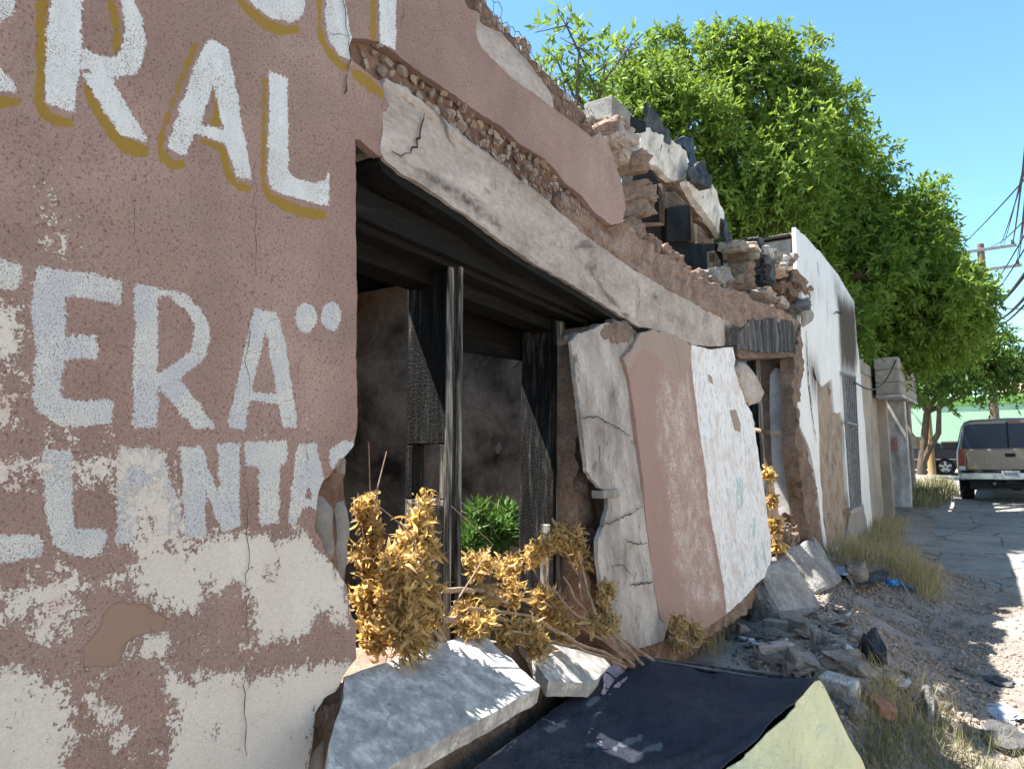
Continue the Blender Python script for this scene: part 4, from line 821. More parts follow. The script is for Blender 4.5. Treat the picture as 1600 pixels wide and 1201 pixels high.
def sag(p, u, v):
    z = -.05 * math.sin(math.pi * u) * (.4 + .6 * math.sin(math.pi * v)) - .012 * math.sin(math.pi * v)
    z += .02 * mnoise.fractal(Vector((u * 3, v * 6, 1)), 1, 2, 5) + .012 * abs(mnoise.noise(Vector((u * 5 + v * 4, v * 3, 7)))) ** .5 + .01 * math.sin(v * 30 + u * 8) * (1 - abs(2 * u - 1)) * .5
    return p + np.array([0, -.03 * math.sin(math.pi * u) * (1 - v), z])
V = patch([A_, B_, R2, L2], 44, 60, sag)
o = patch_solid('fly_sheet', V, .003, MAT['navy'], smooth=True, parent=T); o.location = -T.location
nvt = V.shape[0] * V.shape[1]; P3 = np.array([v.co[:] for v in o.data.vertices])
SP = [[(845,1140),(870,1128),(892,1122),(885,1132),(860,1145)],[(918,1160),(940,1158),(938,1166),(918,1168)],[(955,1168),(985,1150),(1005,1146),(1003,1155),(975,1166),(958,1174)],[(1000,1172),(1025,1160),(1036,1160),(1034,1172),(1015,1172),(998,1178)],[(912,1100),(935,1084),(940,1090),(920,1106)]]  # pale stains, plus a painted fleck of sun as the last outline
st = np.full(len(P3), -.2)
rel = P3 - CAM; pxs = CX + F * (rel @ np.array([Xc[0], Yc[0], Zc[0]])) / (rel @ np.array([Xc[2], Yc[2], Zc[2]])); pys = CY - F * (rel @ np.array([Xc[1], Yc[1], Zc[1]])) / (rel @ np.array([Xc[2], Yc[2], Zc[2]]))
for q in SP: st = np.maximum(st, sdf(np.column_stack([pxs, pys]), q)[0] / 420.)
o.data.attributes.new('stain_sunfleck', 'FLOAT', 'POINT').data.foreach_set('value', st.astype(np.float32))
gB = np.array([1.03, 2.95, .04]); gR = np.array([.98, 1.75, .03]); gA = np.array([.0, 2.98, .3]); gL = np.array([.12, 1.05, .03]); gR0 = np.array([.9, 1.3, .03])
def wr(p, u, v): return p + np.array([.05 * math.sin(u * 40 + 5 * mnoise.noise(Vector((u * 5, v * 3, 2)))) * v * (.3 + .7 * v) * .5 + .02 * mnoise.fractal(Vector((u * 6, v * 2, 4)), 1, 2, 4) + .02 * math.sin(u * 14 + 2 * v) * (1 - v) * v * 2, .012 * mnoise.fractal(Vector((u * 6, v * 2, 9)), 1, 2, 4), -.02 * math.sin(math.pi * u) * (1 - v)])
o = patch_solid('side_panel', patch([B_ + np.array([0, .0, -.004]), R2 + np.array([.0, 0, -.004]), gR, gB], 40, 30, lambda p, u, v: wr(p, u, v) + (np.array(V[-1, min(60, int(round(u * 60)))]) - (B_ * (1 - u) + R2 * u)) * (1 - v)), .003, MAT['lime'], (1, 0, 0), True, T); o.location = -T.location
tag(o, 'pale yellow side of the tent')
for c in ([A_, B_, gB, gA], [L2, R2, gR, gL], [A_, L2, gL, gA]):
    o = patch_solid('fly_sheet', patch(c, 12, 12, lambda p, u, v: p + np.array([0, 0, -.004])), .003, MAT['navy'], (0, 1, 0), True, T); o.location = -T.location
MB().tube([Vector(A_) + Vector((0, 0, -.01)), Vector(B_) + Vector((.01, 0, -.03))], .006, 6).build('tent_pole', MAT['iron'], T)

# ---------------------------------------------------------------- leaves
def leaf_mat(name, a, b_, trans=.35, rough=.6, spec=.3):
    m, t, b = new_mat(name); r = attr(t, 'rnd'); c = mix(t, r, a, b_); setc(t, b, c, rough, spec)
    tr = NN(t, 'ShaderNodeBsdfTranslucent', {'Color': mix(t, 1., c, (1.25, 1.2, .7), 'MULTIPLY')}); ms = NN(t, 'ShaderNodeMixShader', {0: trans})
    t.links.new(b.outputs[0], ms.inputs[1]); t.links.new(tr.outputs[0], ms.inputs[2]); t.links.new(ms.outputs[0], t.nodes['Material Output'].inputs[0]); return m
MAT['gold'] = leaf_mat('dry_golden_leaf', (.27, .17, .068), (.74, .56, .31), .58)
MAT['drytan'] = leaf_mat('dry_tan_leaf', (.3, .2, .09), (.58, .45, .25), .4)
MAT['green'] = leaf_mat('fresh_weed_leaf', (.04, .10, .022), (.12, .23, .06), .35)
MAT['leafA'] = leaf_mat('sunny_tree_leaf', (.075, .14, .022), (.24, .34, .065), .45)
MAT['leafB'] = leaf_mat('deep_tree_leaf', (.07, .14, .022), (.23, .33, .06), .45)
MAT['leafC'] = leaf_mat('far_tree_leaf', (.045, .095, .018), (.12, .21, .045), .38)
def basis(d):
    d = d / np.linalg.norm(d, axis=1)[:, None]; r = np.cross(d, np.array([.31, .22, .92])); r /= np.linalg.norm(r, axis=1)[:, None] + 1e-9; return d, r, np.cross(r, d)
def curled(centers, dirs, length, width, curl, rng, seg=4):
    """curled strips; returns V, Q, rnd"""
    n = len(centers); d, r, u = basis(dirs); th = rng.random(n) * 6.283; r2 = r * np.cos(th)[:, None] + u * np.sin(th)[:, None]; u2 = np.cross(r2, d)
    L = length * (.6 + .8 * rng.random(n)); W_ = width * (.6 + .8 * rng.random(n)); K_ = curl * (.3 + 1.2 * rng.random(n)); V = []; tw = (rng.random(n) - .5) * 2.5
    p = np.array(centers, float); ang = np.zeros(n)
    for s in range(seg + 1):
        f = s / seg; wd = W_ * (math.sin(math.pi * min(1, .12 + f * .86)) ** .8)
        sd = r2 * np.cos(tw * f)[:, None] + u2 * np.sin(tw * f)[:, None]
        V += [p - sd * (wd / 2)[:, None], p + sd * (wd / 2)[:, None]]
        p = p + (d * np.cos(ang)[:, None] + u2 * np.sin(ang)[:, None]) * (L / seg)[:, None]; ang = ang + K_ / seg
    V = np.stack(V, 1); k = 2 * (seg + 1); base = np.arange(n)[:, None] * k
    Q = np.concatenate([base + np.array([2 * s, 2 * s + 1, 2 * s + 3, 2 * s + 2]) for s in range(seg)])
    return V.reshape(-1, 3), Q, np.repeat(rng.random(n), k)
def dry_branch(label, stems, blobs, mat='gold', seed=0, length=.05, width=.0105, group=None, name='dry_branch', cat='branch', curl=3.2, dens=1., rs=.006, mask=None):
    """stems: lists of (px,py,X); blobs: (px,py,X,rx,ry in px,count)"""
    rng = np.random.default_rng(seed); p0 = PX(*stems[0][0]) if stems else PX(*blobs[0][:3]); t = thing(name, label, cat, tuple(p0), 0, group); mb = MB()
    for s in stems:
        P = [Vector(PX(*q)) for q in s]; pts = []
        for a, b_ in zip(P[:-1], P[1:]): pts += [a.lerp(b_, i / 5) + Vector(rng.normal(size=3) * .004) for i in range(5)]
        pts.append(P[-1]); mb.tube(pts, [rs * (1 - .55 * i / len(pts)) for i in range(len(pts))], 6)
    cs = []; ds = []
    for px, py, X, rx, ry, n in blobs:
        c = PX(px, py, X); s = (CAM[0] - X) / F * 1.5; n = int(n * dens)
        n = int(n * 1.15); k = max(2, n // 14); q = rng.normal(size=(k, 3)); q /= np.linalg.norm(q, axis=1)[:, None]; q *= rng.random((k, 1)) ** .45
        tips = c + q * np.array([rx * s * .38, rx * s * .86, ry * s * .86])
        if len(mb.v) == 0 or rng.random() < 2:
            for tp in tips[::4]: mb.tube([c + (tp - c) * .1 - np.array([0, 0, ry * s * .2]), c + (tp - c) * .6, tp], [.002, .0016, .001], 4, False)
        cc = np.repeat(tips, 14, 0) + rng.normal(size=(k * 14, 3)) * .009; dd = rng.normal(size=(k * 14, 3)) * .8 + np.array([.25, 0, -.6]); cs.append(cc); ds.append(dd)
    cs = np.concatenate(cs); ds = np.concatenate(ds)
    if mask is not None: mk = mask(cs); cs = cs[mk]; ds = ds[mk]
    V, Q, rn = curled(cs, ds, length, width, curl, rng)
    ks = rng.random(len(cs)) < .45; V2, Q2, r2 = curled(cs[ks] + rng.normal(size=(ks.sum(), 3)) * .012, rng.normal(size=(ks.sum(), 3)), length * .55, width * .5, curl * 1.4, rng)
    Q = np.concatenate([Q, Q2 + len(V)]); V = np.concatenate([V, V2]); rn = np.concatenate([rn, r2 * .7])
    if mb.v: mb.build('stem', MAT['twig'], t)
    o = link('leaves', fastmesh('leaves', V, Q, MAT[mat], False, {'rnd': rn}), t); tag(o, kind='stuff'); return t
dry_branch('tallest mass of golden dry leaves heaped against the first window post', [[(700,1010,-.02),(660,930,-.03),(650,850,-.05),(655,775,-.08)], [(690,1000,0),(620,930,0),(600,870,-.02)]],
    [(672,790,-.05,26,26,170),(650,815,-.05,26,24,150),(640,850,-.03,40,34,300),(680,855,-.04,24,40,200),(640,905,-.01,55,50,560),(635,960,.0,48,45,500),(610,900,-.02,30,45,220),(668,940,-.02,24,56,260),(640,1000,.02,38,18,170)], seed=1, mask=lambda c: ~((c[:, 1] > 1.63) & (c[:, 2] > 1.10)))
dry_branch('brown shaded dry leaves in the dark corner beside the broken stucco edge', [[(590,1000,-.2),(575,900,-.25),(560,770,-.3)], [(600,830,-.2),(565,790,-.2)]],
    [(572,800,-.2,18,30,130),(580,870,-.18,30,45,260),(580,940,-.15,32,50,300),(585,990,-.1,32,25,160)], seed=2, rs=.004)
dry_branch('golden dry leaves spread on the sill between the two window posts', [[(640,920,-.1),(720,920,-.05),(760,926,-.02),(795,942,.02)], [(690,970,-.05),(760,960,.0),(840,975,.05)]],
    [(745,880,-.15,36,18,180),(790,885,-.15,30,20,160),(750,930,-.06,45,26,260),(800,925,-.05,26,26,160),(745,975,.0,40,22,220),(800,985,.03,35,20,140),(725,955,-.04,20,26,90)], seed=3, rs=.01)
dry_branch('golden dry leaves hanging over the foot of the charred second post', [[(960,1010,.05),(920,930,.0),(890,870,-.03),(850,840,-.05)], [(925,1000,.02),(905,920,.0),(912,850,.0)]],
    [(850,850,-.06,38,24,230),(895,845,-.02,28,30,220),(910,870,-.01,16,28,110),(830,870,-.08,20,14,90),(870,830,-.05,30,14,110)], seed=4)
dry_branch('lower clump of golden dry leaves draped towards the short concrete slab', [[(1000,1040,.1),(930,990,.05),(850,940,.0)], [(1000,1045,.12),(900,1000,.1),(820,960,.04),(730,950,-.0)]],
    [(850,925,-.03,34,26,220),(865,960,.0,30,26,190),(830,990,.06,22,26,150),(885,985,.04,24,16,110),(845,1010,.08,18,14,80)], seed=5, rs=.008)
dry_branch('pale thin dry sprigs leaning on the cracked grey plaster', [[(1010,1045,.14),(960,1000,.12),(940,930,.1)], [(990,1040,.14),(930,980,.08),(880,900,.02)], [(1030,1040,.16),(960,985,.12),(900,960,.06),(850,905,.0)], [(980,1040,.14),(900,1010,.1),(800,985,.06)], [(1000,1035,.16),(930,960,.1),(905,870,.02)]],
    [(945,930,.1,28,26,120),(950,965,.12,22,30,130),(925,960,.08,20,26,80)], 'drytan', seed=6, rs=.007)
dry_branch('dry brown weeds clinging under the pink plaster slab', [[(1080,1020,.2),(1075,985,.2),(1070,955,.2)]], [(1060,975,.18,22,20,90),(1085,990,.2,24,24,130),(1060,1005,.2,30,16,100)], 'drytan', seed=7)
dry_branch('strip of golden dry leaves hanging in the burnt doorway', [[(1215,870,-.05),(1203,790,-.08),(1195,715,-.08)]], [(1200,738,-.06,9,10,60),(1204,780,-.06,8,24,90),(1208,820,-.05,9,26,110),(1214,850,-.03,10,16,70)], seed=8, length=.09, width=.03)
for i, q in enumerate(([(585,800,-.15),(590,760,-.15),(604,705,-.16)], [(576,815,-.2),(578,770,-.2),(576,690,-.2)], [(690,940,0.),(640,830,.02),(585,785,.02)], [(700,960,.02),(770,850,.02),(705,790,.02)])):
    o = base_origin(MB().tube([PX(*p) for p in q], [.003, .0024, .0014], 5).build('dry_stalk', MAT['twig'])); tag(o, 'thin bare straw stalk rising above the golden dry leaves', 'stalk', 'bare stalks above the dry leaves')
def green_bush(label, blobs, seed, stems, length=.06, width=.012):
    rng = np.random.default_rng(seed); t = thing('weed_bush', label, 'bush', tuple(PX(*stems[0][0]))); mb = MB()
    for s in stems: mb.tube([PX(*q) for q in s], [.006, .004, .003][:len(s)], 5)
    cs = []; ds = []
    for px, py, X, rx, ry, n in blobs:
        c = PX(px, py, X); s = (CAM[0] - X) / F * 1.5; q = rng.normal(size=(n, 3)); q /= np.linalg.norm(q, axis=1)[:, None]; d0 = q.copy(); q *= rng.random((n, 1)) ** .4
        cs.append(c + q * np.array([rx * s, rx * s, ry * s])); ds.append(d0 + np.array([0, 0, .4]) + rng.normal(size=(n, 3)) * .5)
    V, Q, rn = curled(np.concatenate(cs), np.concatenate(ds), length, width, .8, rng, 2)
    mb.build('stem', MAT['twig'], t); o = link('leaves', fastmesh('leaves', V, Q, MAT['green'], False, {'rnd': rn}), t); tag(o, kind='stuff')
green_bush('bright green weed bush growing inside the ruin between the posts', [(765,830,-.6,34,30,700),(735,845,-.6,22,24,300),(790,830,-.6,18,30,300),(790,800,-.6,12,16,120),(745,800,-.6,12,14,90)], 21, [[(765,960,-.6),(765,850,-.6),(780,780,-.6)], [(765,960,-.6),(740,850,-.6)]])
green_bush('dark green weed in the gap right of the second post', [(888,890,-.3,8,24,110),(893,915,-.3,8,16,60)], 22, [[(890,960,-.3),(888,880,-.3)]])
# ---------------------------------------------------------------- rubble
MAT['greyrock'] = rough_mat('grey_rubble', [(.3, (.17, .16, .15)), (.55, (.3, .285, .27)), (.78, (.46, .44, .42))], 7, 34, .6, 1., .04, vary=.2, dark=(3.5, .62, (.12, .11, .1)))
MAT['brick'] = rough_mat('red_brick', [(.3, (.22, .10, .065)), (.7, (.4, .22, .15))], 8, 50, .5, .7, .008, vary=.15)
MAT['rub'] = rough_mat('mixed_rubble', [(.3, (.2, .168, .145)), (.5, (.3, .258, .228)), (.75, (.43, .385, .35))], 6, 40, .5, .9, .02, vary=.4)
MAT['whitebit'] = rough_mat('white_debris', [(.3, (.5, .5, .5)), (.7, (.72, .72, .72))], 9, 40, .3, .4, .004)
MAT['blue'] = rough_mat('blue_plastic', [(.3, (.02, .16, .42)), (.7, (.06, .32, .65))], 14, 60, .2, .3, .004, rough=.35, spec=.5)
MAT['bluecloth'] = rough_mat('faded_plastic_bag', [(.3, (.22, .25, .33)), (.6, (.4, .43, .5)), (.8, (.6, .62, .66))], 12, 40, .3, .7, .01, rough=.5)
MAT['darkcloth'] = rough_mat('dirty_cloth', [(.3, (.03, .03, .035)), (.6, (.09, .088, .09)), (.8, (.2, .19, .185))], 7, 40, .4, .9, .015)
def slabrock(name, label, cat, c, size, rz, mat, seed, tilt=(0, 0), group=None, jag=.12, sub=3):
    """an angular broken block with chipped edges"""
    bm = bmesh.new(); bmesh.ops.create_cube(bm, size=1); bmesh.ops.bevel(bm, geom=bm.edges[:], offset=.06, segments=1, affect='EDGES')
    bmesh.ops.subdivide_edges(bm, edges=bm.edges[:], cuts=sub, use_grid_fill=True)
    for v in bm.verts:
        n = mnoise.noise_vector(v.co * 1.9 + Vector((seed * 2.7, 0, 0))); n2 = mnoise.noise_vector(v.co * 6 + Vector((seed * 1.7, 3, 0)))
        v.co += n * jag + n2 * jag * .35; v.co = Vector((v.co.x * size[0], v.co.y * size[1], (v.co.z + .5) * size[2]))
    m = bpy.data.meshes.new(name); bm.to_mesh(m); bm.free(); m.materials.append(mat); o = bpy.data.objects.new(name, m); COL.objects.link(o)
    o.location = c; o.rotation_euler = (tilt[0], tilt[1], rz); return tag(o, label, cat, group)
def G3(px, py, dz=0.): p = PG(px, py); return Vector((p[0], p[1], p[2] + dz))
slabrock('rubble_block', 'big grey rubble block below the white plaster slab, nearer of two', 'rubble', G3(1240, 958, -.04), (.22, .5, .36), R(-18), MAT['greyrock'], 1, (R(4), R(-32)), jag=.07, sub=6)
slabrock('rubble_block', 'big grey rubble block leaning at the doorway, farther of two', 'rubble', G3(1284, 918, -.04), (.22, .6, .42), R(-14), MAT['greyrock'], 2, (R(4), R(-34)), jag=.07, sub=6)
slabrock('rubble_slab', 'long flat stone slab lying behind the grey brick', 'rubble', G3(1325, 1043, -.03), (.16, .22, .08), R(64), MAT['rub'], 3, (R(8), R(10)), jag=.2, sub=5)
slabrock('rubble_slab', 'second flat stone slab stepping down towards the road', 'rubble', G3(1385, 1062, -.03), (.12, .17, .06), R(48), MAT['rub'], 4, (R(-8), R(6)), jag=.22, sub=5)
slabrock('cement_brick', 'clean grey cement brick beside the tent top', 'brick', G3(1312, 1078, -.02), (.10, .17, .085), R(75), MAT['concrete'], 5, (R(4), R(-8)), jag=.035)
slabrock('cement_brick', 'weathered grey brick in front of the clean cement brick', 'brick', G3(1325, 1108, -.02), (.1, .13, .07), R(60), MAT['greyrock'], 6, (R(10), R(8)), jag=.06)
slabrock('broken_brick', 'broken red brick with grey mortar among the stones', 'brick', G3(1372, 1108, -.01), (.09, .13, .06), R(40), MAT['brick'], 7, (R(12), R(14)), jag=.06)
slabrock('cement_brick', 'small grey lump between cement brick and red brick', 'rubble', G3(1347, 1075, -.01), (.07, .07, .06), R(20), MAT['greyrock'], 8)
slabrock('stone', 'dark charred pointed chunk standing on the gravel', 'rubble', G3(1360, 1025, -.02), (.08, .16, .15), R(30), MAT['tar'], 9, (R(30), 0), jag=.2)
slabrock('curved_tile', 'curved grey shard standing upright by the grass', 'shard', G3(1448, 1122, -.03), (.035, .12, .18), R(15), MAT['greyrock'], 10, (R(-25), R(10)), jag=.1)
slabrock('stone', 'rounded sunlit cement lump beside the plastic scraps', 'rubble', G3(1340, 910, -.02), (.16, .22, .17), R(10), MAT['stone'], 11, jag=.2)
slabrock('cement_brick', 'grey brick lying beside the blue bottle', 'brick', G3(1216, 984, -.01), (.08, .17, .07), R(80), MAT['cement'], 12, jag=.05)
slabrock('stone', 'brown block right of the blue bottle', 'rubble', G3(1254, 988, -.01), (.1, .14, .09), R(65), MAT['rub'], 13, jag=.1)
slabrock('stone', 'flat dark stone among the earth clods above the tent', 'rubble', G3(1250, 1040, -.02), (.14, .15, .08), R(30), MAT['rub'], 14, (R(10), R(15)))
slabrock('stone', 'long brown clod lying on the earth above the tent', 'rubble', G3(1212, 1022, -.02), (.09, .2, .08), R(-50), MAT['rub'], 15)
slabrock('stone', 'upright broken tile edge beside the brown block', 'rubble', G3(1274, 1010, -.03), (.04, .1, .14), R(20), MAT['greyrock'], 16, (R(12), 0), jag=.1)
slabrock('stone', 'pale grey boulder at the foot of the burnt doorway', 'rubble', G3(1226, 868, -.02), (.14, .2, .1), R(0), MAT['greyrock'], 17, jag=.2)
# scattered stones, every one a thing
rub_me = [with_mat(c, MAT['rub']) for c in CH + CHF] ; rubg_me = [with_mat(c, MAT['greyrock']) for c in CH[:4] + CHF[:4]]; rubw_me = [with_mat(c, MAT['whitebit']) for c in CHF[:3]]
rng = np.random.default_rng(77); RUBPOLY = [(1110,1010),(1180,960),(1230,965),(1300,930),(1360,900),(1430,930),(1480,1000),(1560,1080),(1600,1150),(1500,1150),(1420,1110),(1330,1110),(1280,1060),(1180,1045)]
n = 0; used = []
while n < 290:
    q = np.array([rng.uniform(1100, 1600), rng.uniform(890, 1160)])
    if n < 90: q = np.array([rng.uniform(1110, 1320), rng.uniform(955, 1060)])
    if sdf(q[None], RUBPOLY)[0][0] < 0: continue
    big = rng.random() < (.4 if n < 90 else .2); near = sst(1500, 1200, q[0]); s = (rng.uniform(.05, .12) if big else rng.uniform(.018, .05)) * (.55 + .6 * float(near))
    r = rng.random(); me = rubw_me[int(rng.integers(3))] if r < .13 else (rubg_me[int(rng.integers(8))] if r < .42 else rub_me[int(rng.integers(16))])
    if r < .13: s *= .6
    lab = ('small white plaster chip lying on the rubble slope', 'white chips on the rubble slope') if r < .13 else (('grey broken concrete fragment on the rubble slope', 'grey fragments on the rubble slope') if r < .42 else ('brown earthy stone scattered on the rubble slope', 'brown stones on the rubble slope'))
    o = bpy.data.objects.new('rubble_stone', me); COL.objects.link(o); o.location = G3(q[0], q[1], s * .12); o.scale = (s * rng.uniform(.8, 1.5), s * rng.uniform(.8, 1.5), s * rng.uniform(.6, 1.)); o.rotation_euler = rng.normal(size=3) * (.3, .3, 3)
    tag(o, lab[0], 'stone', lab[1]); n += 1
def scatter_mesh(name, tmpl, pos, scl, rot, mat, zs=1.):
    tv = np.array([v.co[:] for v in tmpl.vertices]); tf = np.array([p.vertices[:] for p in tmpl.polygons]); n = len(pos); c, s_ = np.cos(rot), np.sin(rot)
    X_ = tv[None, :, 0] * c[:, None] - tv[None, :, 1] * s_[:, None]; Y_ = tv[None, :, 0] * s_[:, None] + tv[None, :, 1] * c[:, None]
    V = np.stack([X_, Y_, np.broadcast_to(tv[None, :, 2] * zs, X_.shape)], 2) * scl[:, None, None] + pos[:, None, :]
    Q = (tf[None] + (np.arange(n) * len(tv))[:, None, None]).reshape(-1, 3); return V.reshape(-1, 3), Q
parts = []; off = 0; VV = []; QQ = []
for k in range(6):
    n = 2600; x = np.abs(rng.normal(size=n)) * .55 + rng.uniform(.0, .7, n); y = rng.uniform(2.9, 9.5, n); keep = fbm(x * 2.2, y * 2.2, 3, 21) > .24 + .3 * rng.random(n); x = x[keep]; y = y[keep]; n = len(x); x = np.minimum(x, 2.6); p = np.column_stack([x, y, H(x, y) + .002])
    V, Q = scatter_mesh('g', CH[k], p, (.006 + .026 * rng.random(n) ** 2.2), rng.random(n) * 6.28, None); VV.append(V); QQ.append(Q + off); off += len(V)
o = link('gravel', fastmesh('gravel', np.concatenate(VV), np.concatenate(QQ), MAT['stone'])); tag(o, 'pebbles and crumbs of masonry strewn over the earth slope', 'gravel', kind='stuff')
# litter
def crumple(name, label, px, py, size, mat, seed, cat='litter', hgt=.5, group=None):
    bm = bmesh.new(); bmesh.ops.create_icosphere(bm, subdivisions=4, radius=.5)
    for v in bm.verts:
        a = mnoise.fractal(v.co * 3.2 + Vector((seed * 3.3, 0, 0)), 1, 2, 5); b_ = mnoise.noise_vector(v.co * 5 + Vector((0, seed, 0))); v.co = v.co * (1 + .5 * a) + b_ * .1
        v.co = Vector((v.co.x * size[0], v.co.y * size[1], max(-.15, v.co.z) * size[2] * hgt))
    m = bpy.data.meshes.new(name); bm.to_mesh(m); bm.free(); m.materials.append(mat); o = bpy.data.objects.new(name, m); COL.objects.link(o); o.location = G3(px, py, .01); return tag(o, label, cat, group)
bo = MB(); prof = [(.0, 0), (.03, .0), (.032, .03), (.026, .06), (.032, .09), (.031, .13), (.012, .17), (.011, .195), (0, .195)]
bo.lathe(prof, (0, 0, 0), 'y', 14); o = bo.build('plastic_bottle', MAT['blue'], smooth=True); o.location = G3(1206, 985, .03); o.rotation_euler = (R(-6), 0, R(-52)); o.scale = (1, 1, .8); tag(o, 'crushed blue plastic bottle on the earth beside a grey brick', 'bottle')
crumple('plastic_bag', 'bright blue scrap of plastic at the grass edge', 1392, 912, (.16, .2, .12), MAT['blue'], 3)
crumple('plastic_bag', 'small blue scrap farther along the dark litter', 1418, 918, (.12, .12, .05), MAT['blue'], 4)
crumple('plastic_bag', 'heap of pale bluish plastic bags below the doorway', 1212, 892, (.35, .6, .2), MAT['bluecloth'], 5, hgt=.8)
crumple('plastic_bag', 'flattened blue grey bag behind the sunlit stones', 1318, 893, (.2, .5, .07), MAT['bluecloth'], 6)
crumple('cloth_heap', 'black rag trailing along the dry grass', 1365, 900, (.2, .9, .06), MAT['darkcloth'], 7, 'cloth')
crumple('cloth_heap', 'dark dirty rag lying on gravel beside the road', 1562, 1065, (.14, .2, .05), MAT['darkcloth'], 8, 'cloth')
crumple('cloth_heap', 'crumpled grey brown plastic heap at lower right', 1560, 1150, (.22, .32, .07), MAT['darkcloth'], 9, 'cloth')
crumple('cloth_heap', 'pale crumpled sheet above the grey brown heap', 1560, 1115, (.2, .3, .05), MAT['bluecloth'], 10, 'cloth')
# ---------------------------------------------------------------- grass
MAT['grassdry'] = leaf_mat('dry_grass_blade', (.27, .22, .11), (.46, .39, .23), .25); MAT['grassgreen'] = leaf_mat('green_grass_blade', (.13, .145, .07), (.31, .285, .16), .2)
def grass(name, label, polys, n, hgt, mat, seed, wid=.005):
    rng = np.random.default_rng(seed); P = []
    for poly, frac in polys:
        poly = np.array(poly, float); lo, hi = poly.min(0), poly.max(0); k = 0
        while k < n * frac:
            q = rng.uniform(lo, hi)
            if sdf(q[None], poly)[0][0] < 0: continue
            g = PG(*q); m = int(rng.integers(8, 18)); P.append(g + rng.normal(size=(m, 3)) * (.03, .03, 0) * (1 + g[1] * .12)); k += m
    P = np.concatenate(P); P[:, 2] = H(P[:, 0], P[:, 1]) - .005; d = rng.normal(size=(len(P), 3)) * .42 + np.array([0, 0, 1.])
    V, Q, rn = curled(P, d, hgt, wid, .7, rng, 3); o = link(name, fastmesh(name, V, Q, MAT[mat], False, {'rnd': rn})); tag(o, label, 'grass', kind='stuff')
grass('grass', 'green and straw grass tufts at the lower right edge', [([(1330,1201),(1345,1130),(1400,1110),(1450,1125),(1520,1150),(1600,1160),(1620,1250),(1340,1260)], 1.)], 1900, .085, 'grassgreen', 1, .0035)
grass('grass', 'dry straw grass along the foot of the white house', [([(1290,880),(1300,860),(1362,832),(1400,835),(1440,880),(1470,930),(1440,940),(1400,900),(1340,880)], .75), ([(1360,830),(1392,812),(1412,822),(1400,840)], .25)], 3000, .2, 'grassdry', 2, .005)
grass('grass', 'green verge grass beyond the block house', [([(1415,790),(1425,765),(1480,755),(1492,775),(1450,795)], 1.)], 2500, .3, 'grassgreen', 3, .014)
grass('grass', 'thin dry stalks among the rubble stones', [([(1290,1090),(1330,1040),(1420,1070),(1480,1110),(1440,1130),(1340,1130)], .6), ([(1040,1030),(1060,990),(1120,990),(1120,1030)], .4)], 900, .12, 'grassdry', 4, .003)

# ---------------------------------------------------------------- trees
def crown(lobes, dens, leaf, rng, droop=.35, spray=11):
    """lobes: (centre, radii). Sprays of drooping leaflets on shoots spread through the outer half of each lobe"""
    cs = []; ds = []; tips = []
    for c, r in lobes:
        c = np.array(c, float); r = np.array(r, float); area = 4 * math.pi * ((r[0] * r[1]) ** 1.6 / 3 + (r[0] * r[2]) ** 1.6 / 3 + (r[1] * r[2]) ** 1.6 / 3) ** (1 / 1.6); k = int(area * dens)
        u = rng.normal(size=(k, 3)); u /= np.linalg.norm(u, axis=1)[:, None]
        # clumped: directions pulled together into boughs
        nb = max(8, int(area * 1.0)); bd = rng.normal(size=(nb, 3)); bd /= np.linalg.norm(bd, axis=1)[:, None]; own = rng.integers(nb, size=k)
        br = .66 + .34 * rng.random(nb); bough = c + bd * r * br[:, None]; sz = .44 * (r.mean() ** .5) * (.7 + .6 * rng.random(nb))
        inner = rng.random(k) < .25
        p = np.where(inner[:, None], c + u * r * (.35 + .5 * rng.random((k, 1))), bough[own] + u * (sz[own] * rng.random(k) ** .4)[:, None])
        out = (p - c) / r; out /= np.linalg.norm(out, axis=1)[:, None] + 1e-6
        d = out * .8 + u * .7 + np.array([0, 0, -.1]); d /= np.linalg.norm(d, axis=1)[:, None]; tips.append(bough)
        L = leaf * 1.9
        for i in range(spray):
            f = (i + .5) / spray; q = p + d * L * f + np.array([0, 0, -droop * L]) * (f * f)
            sd = rng.normal(size=(k, 3)) * .75 + d * .6 + np.array([0, 0, -.3]); cs.append(q); ds.append(sd)
    return np.concatenate(cs), np.concatenate(ds), tips
def leaflets(C, D, L, W_, rng):
    n = len(C); d, r, u = basis(D); th = rng.random(n) * 6.283; s = r * np.cos(th)[:, None] + u * np.sin(th)[:, None]; up = np.cross(s, d); l = (L * (.6 + .8 * rng.random(n)))[:, None]; w_ = (W_ * (.7 + .6 * rng.random(n)))[:, None]
    a = C; m = C + d * l * .45; t = C + d * l - up * l * .15
    V = np.stack([a, m - s * w_ / 2 + up * w_ * .2, t, m + s * w_ / 2 + up * w_ * .2], 1).reshape(-1, 3); Q = np.arange(4 * n).reshape(-1, 4); return V, Q, np.repeat(rng.random(n), 4)
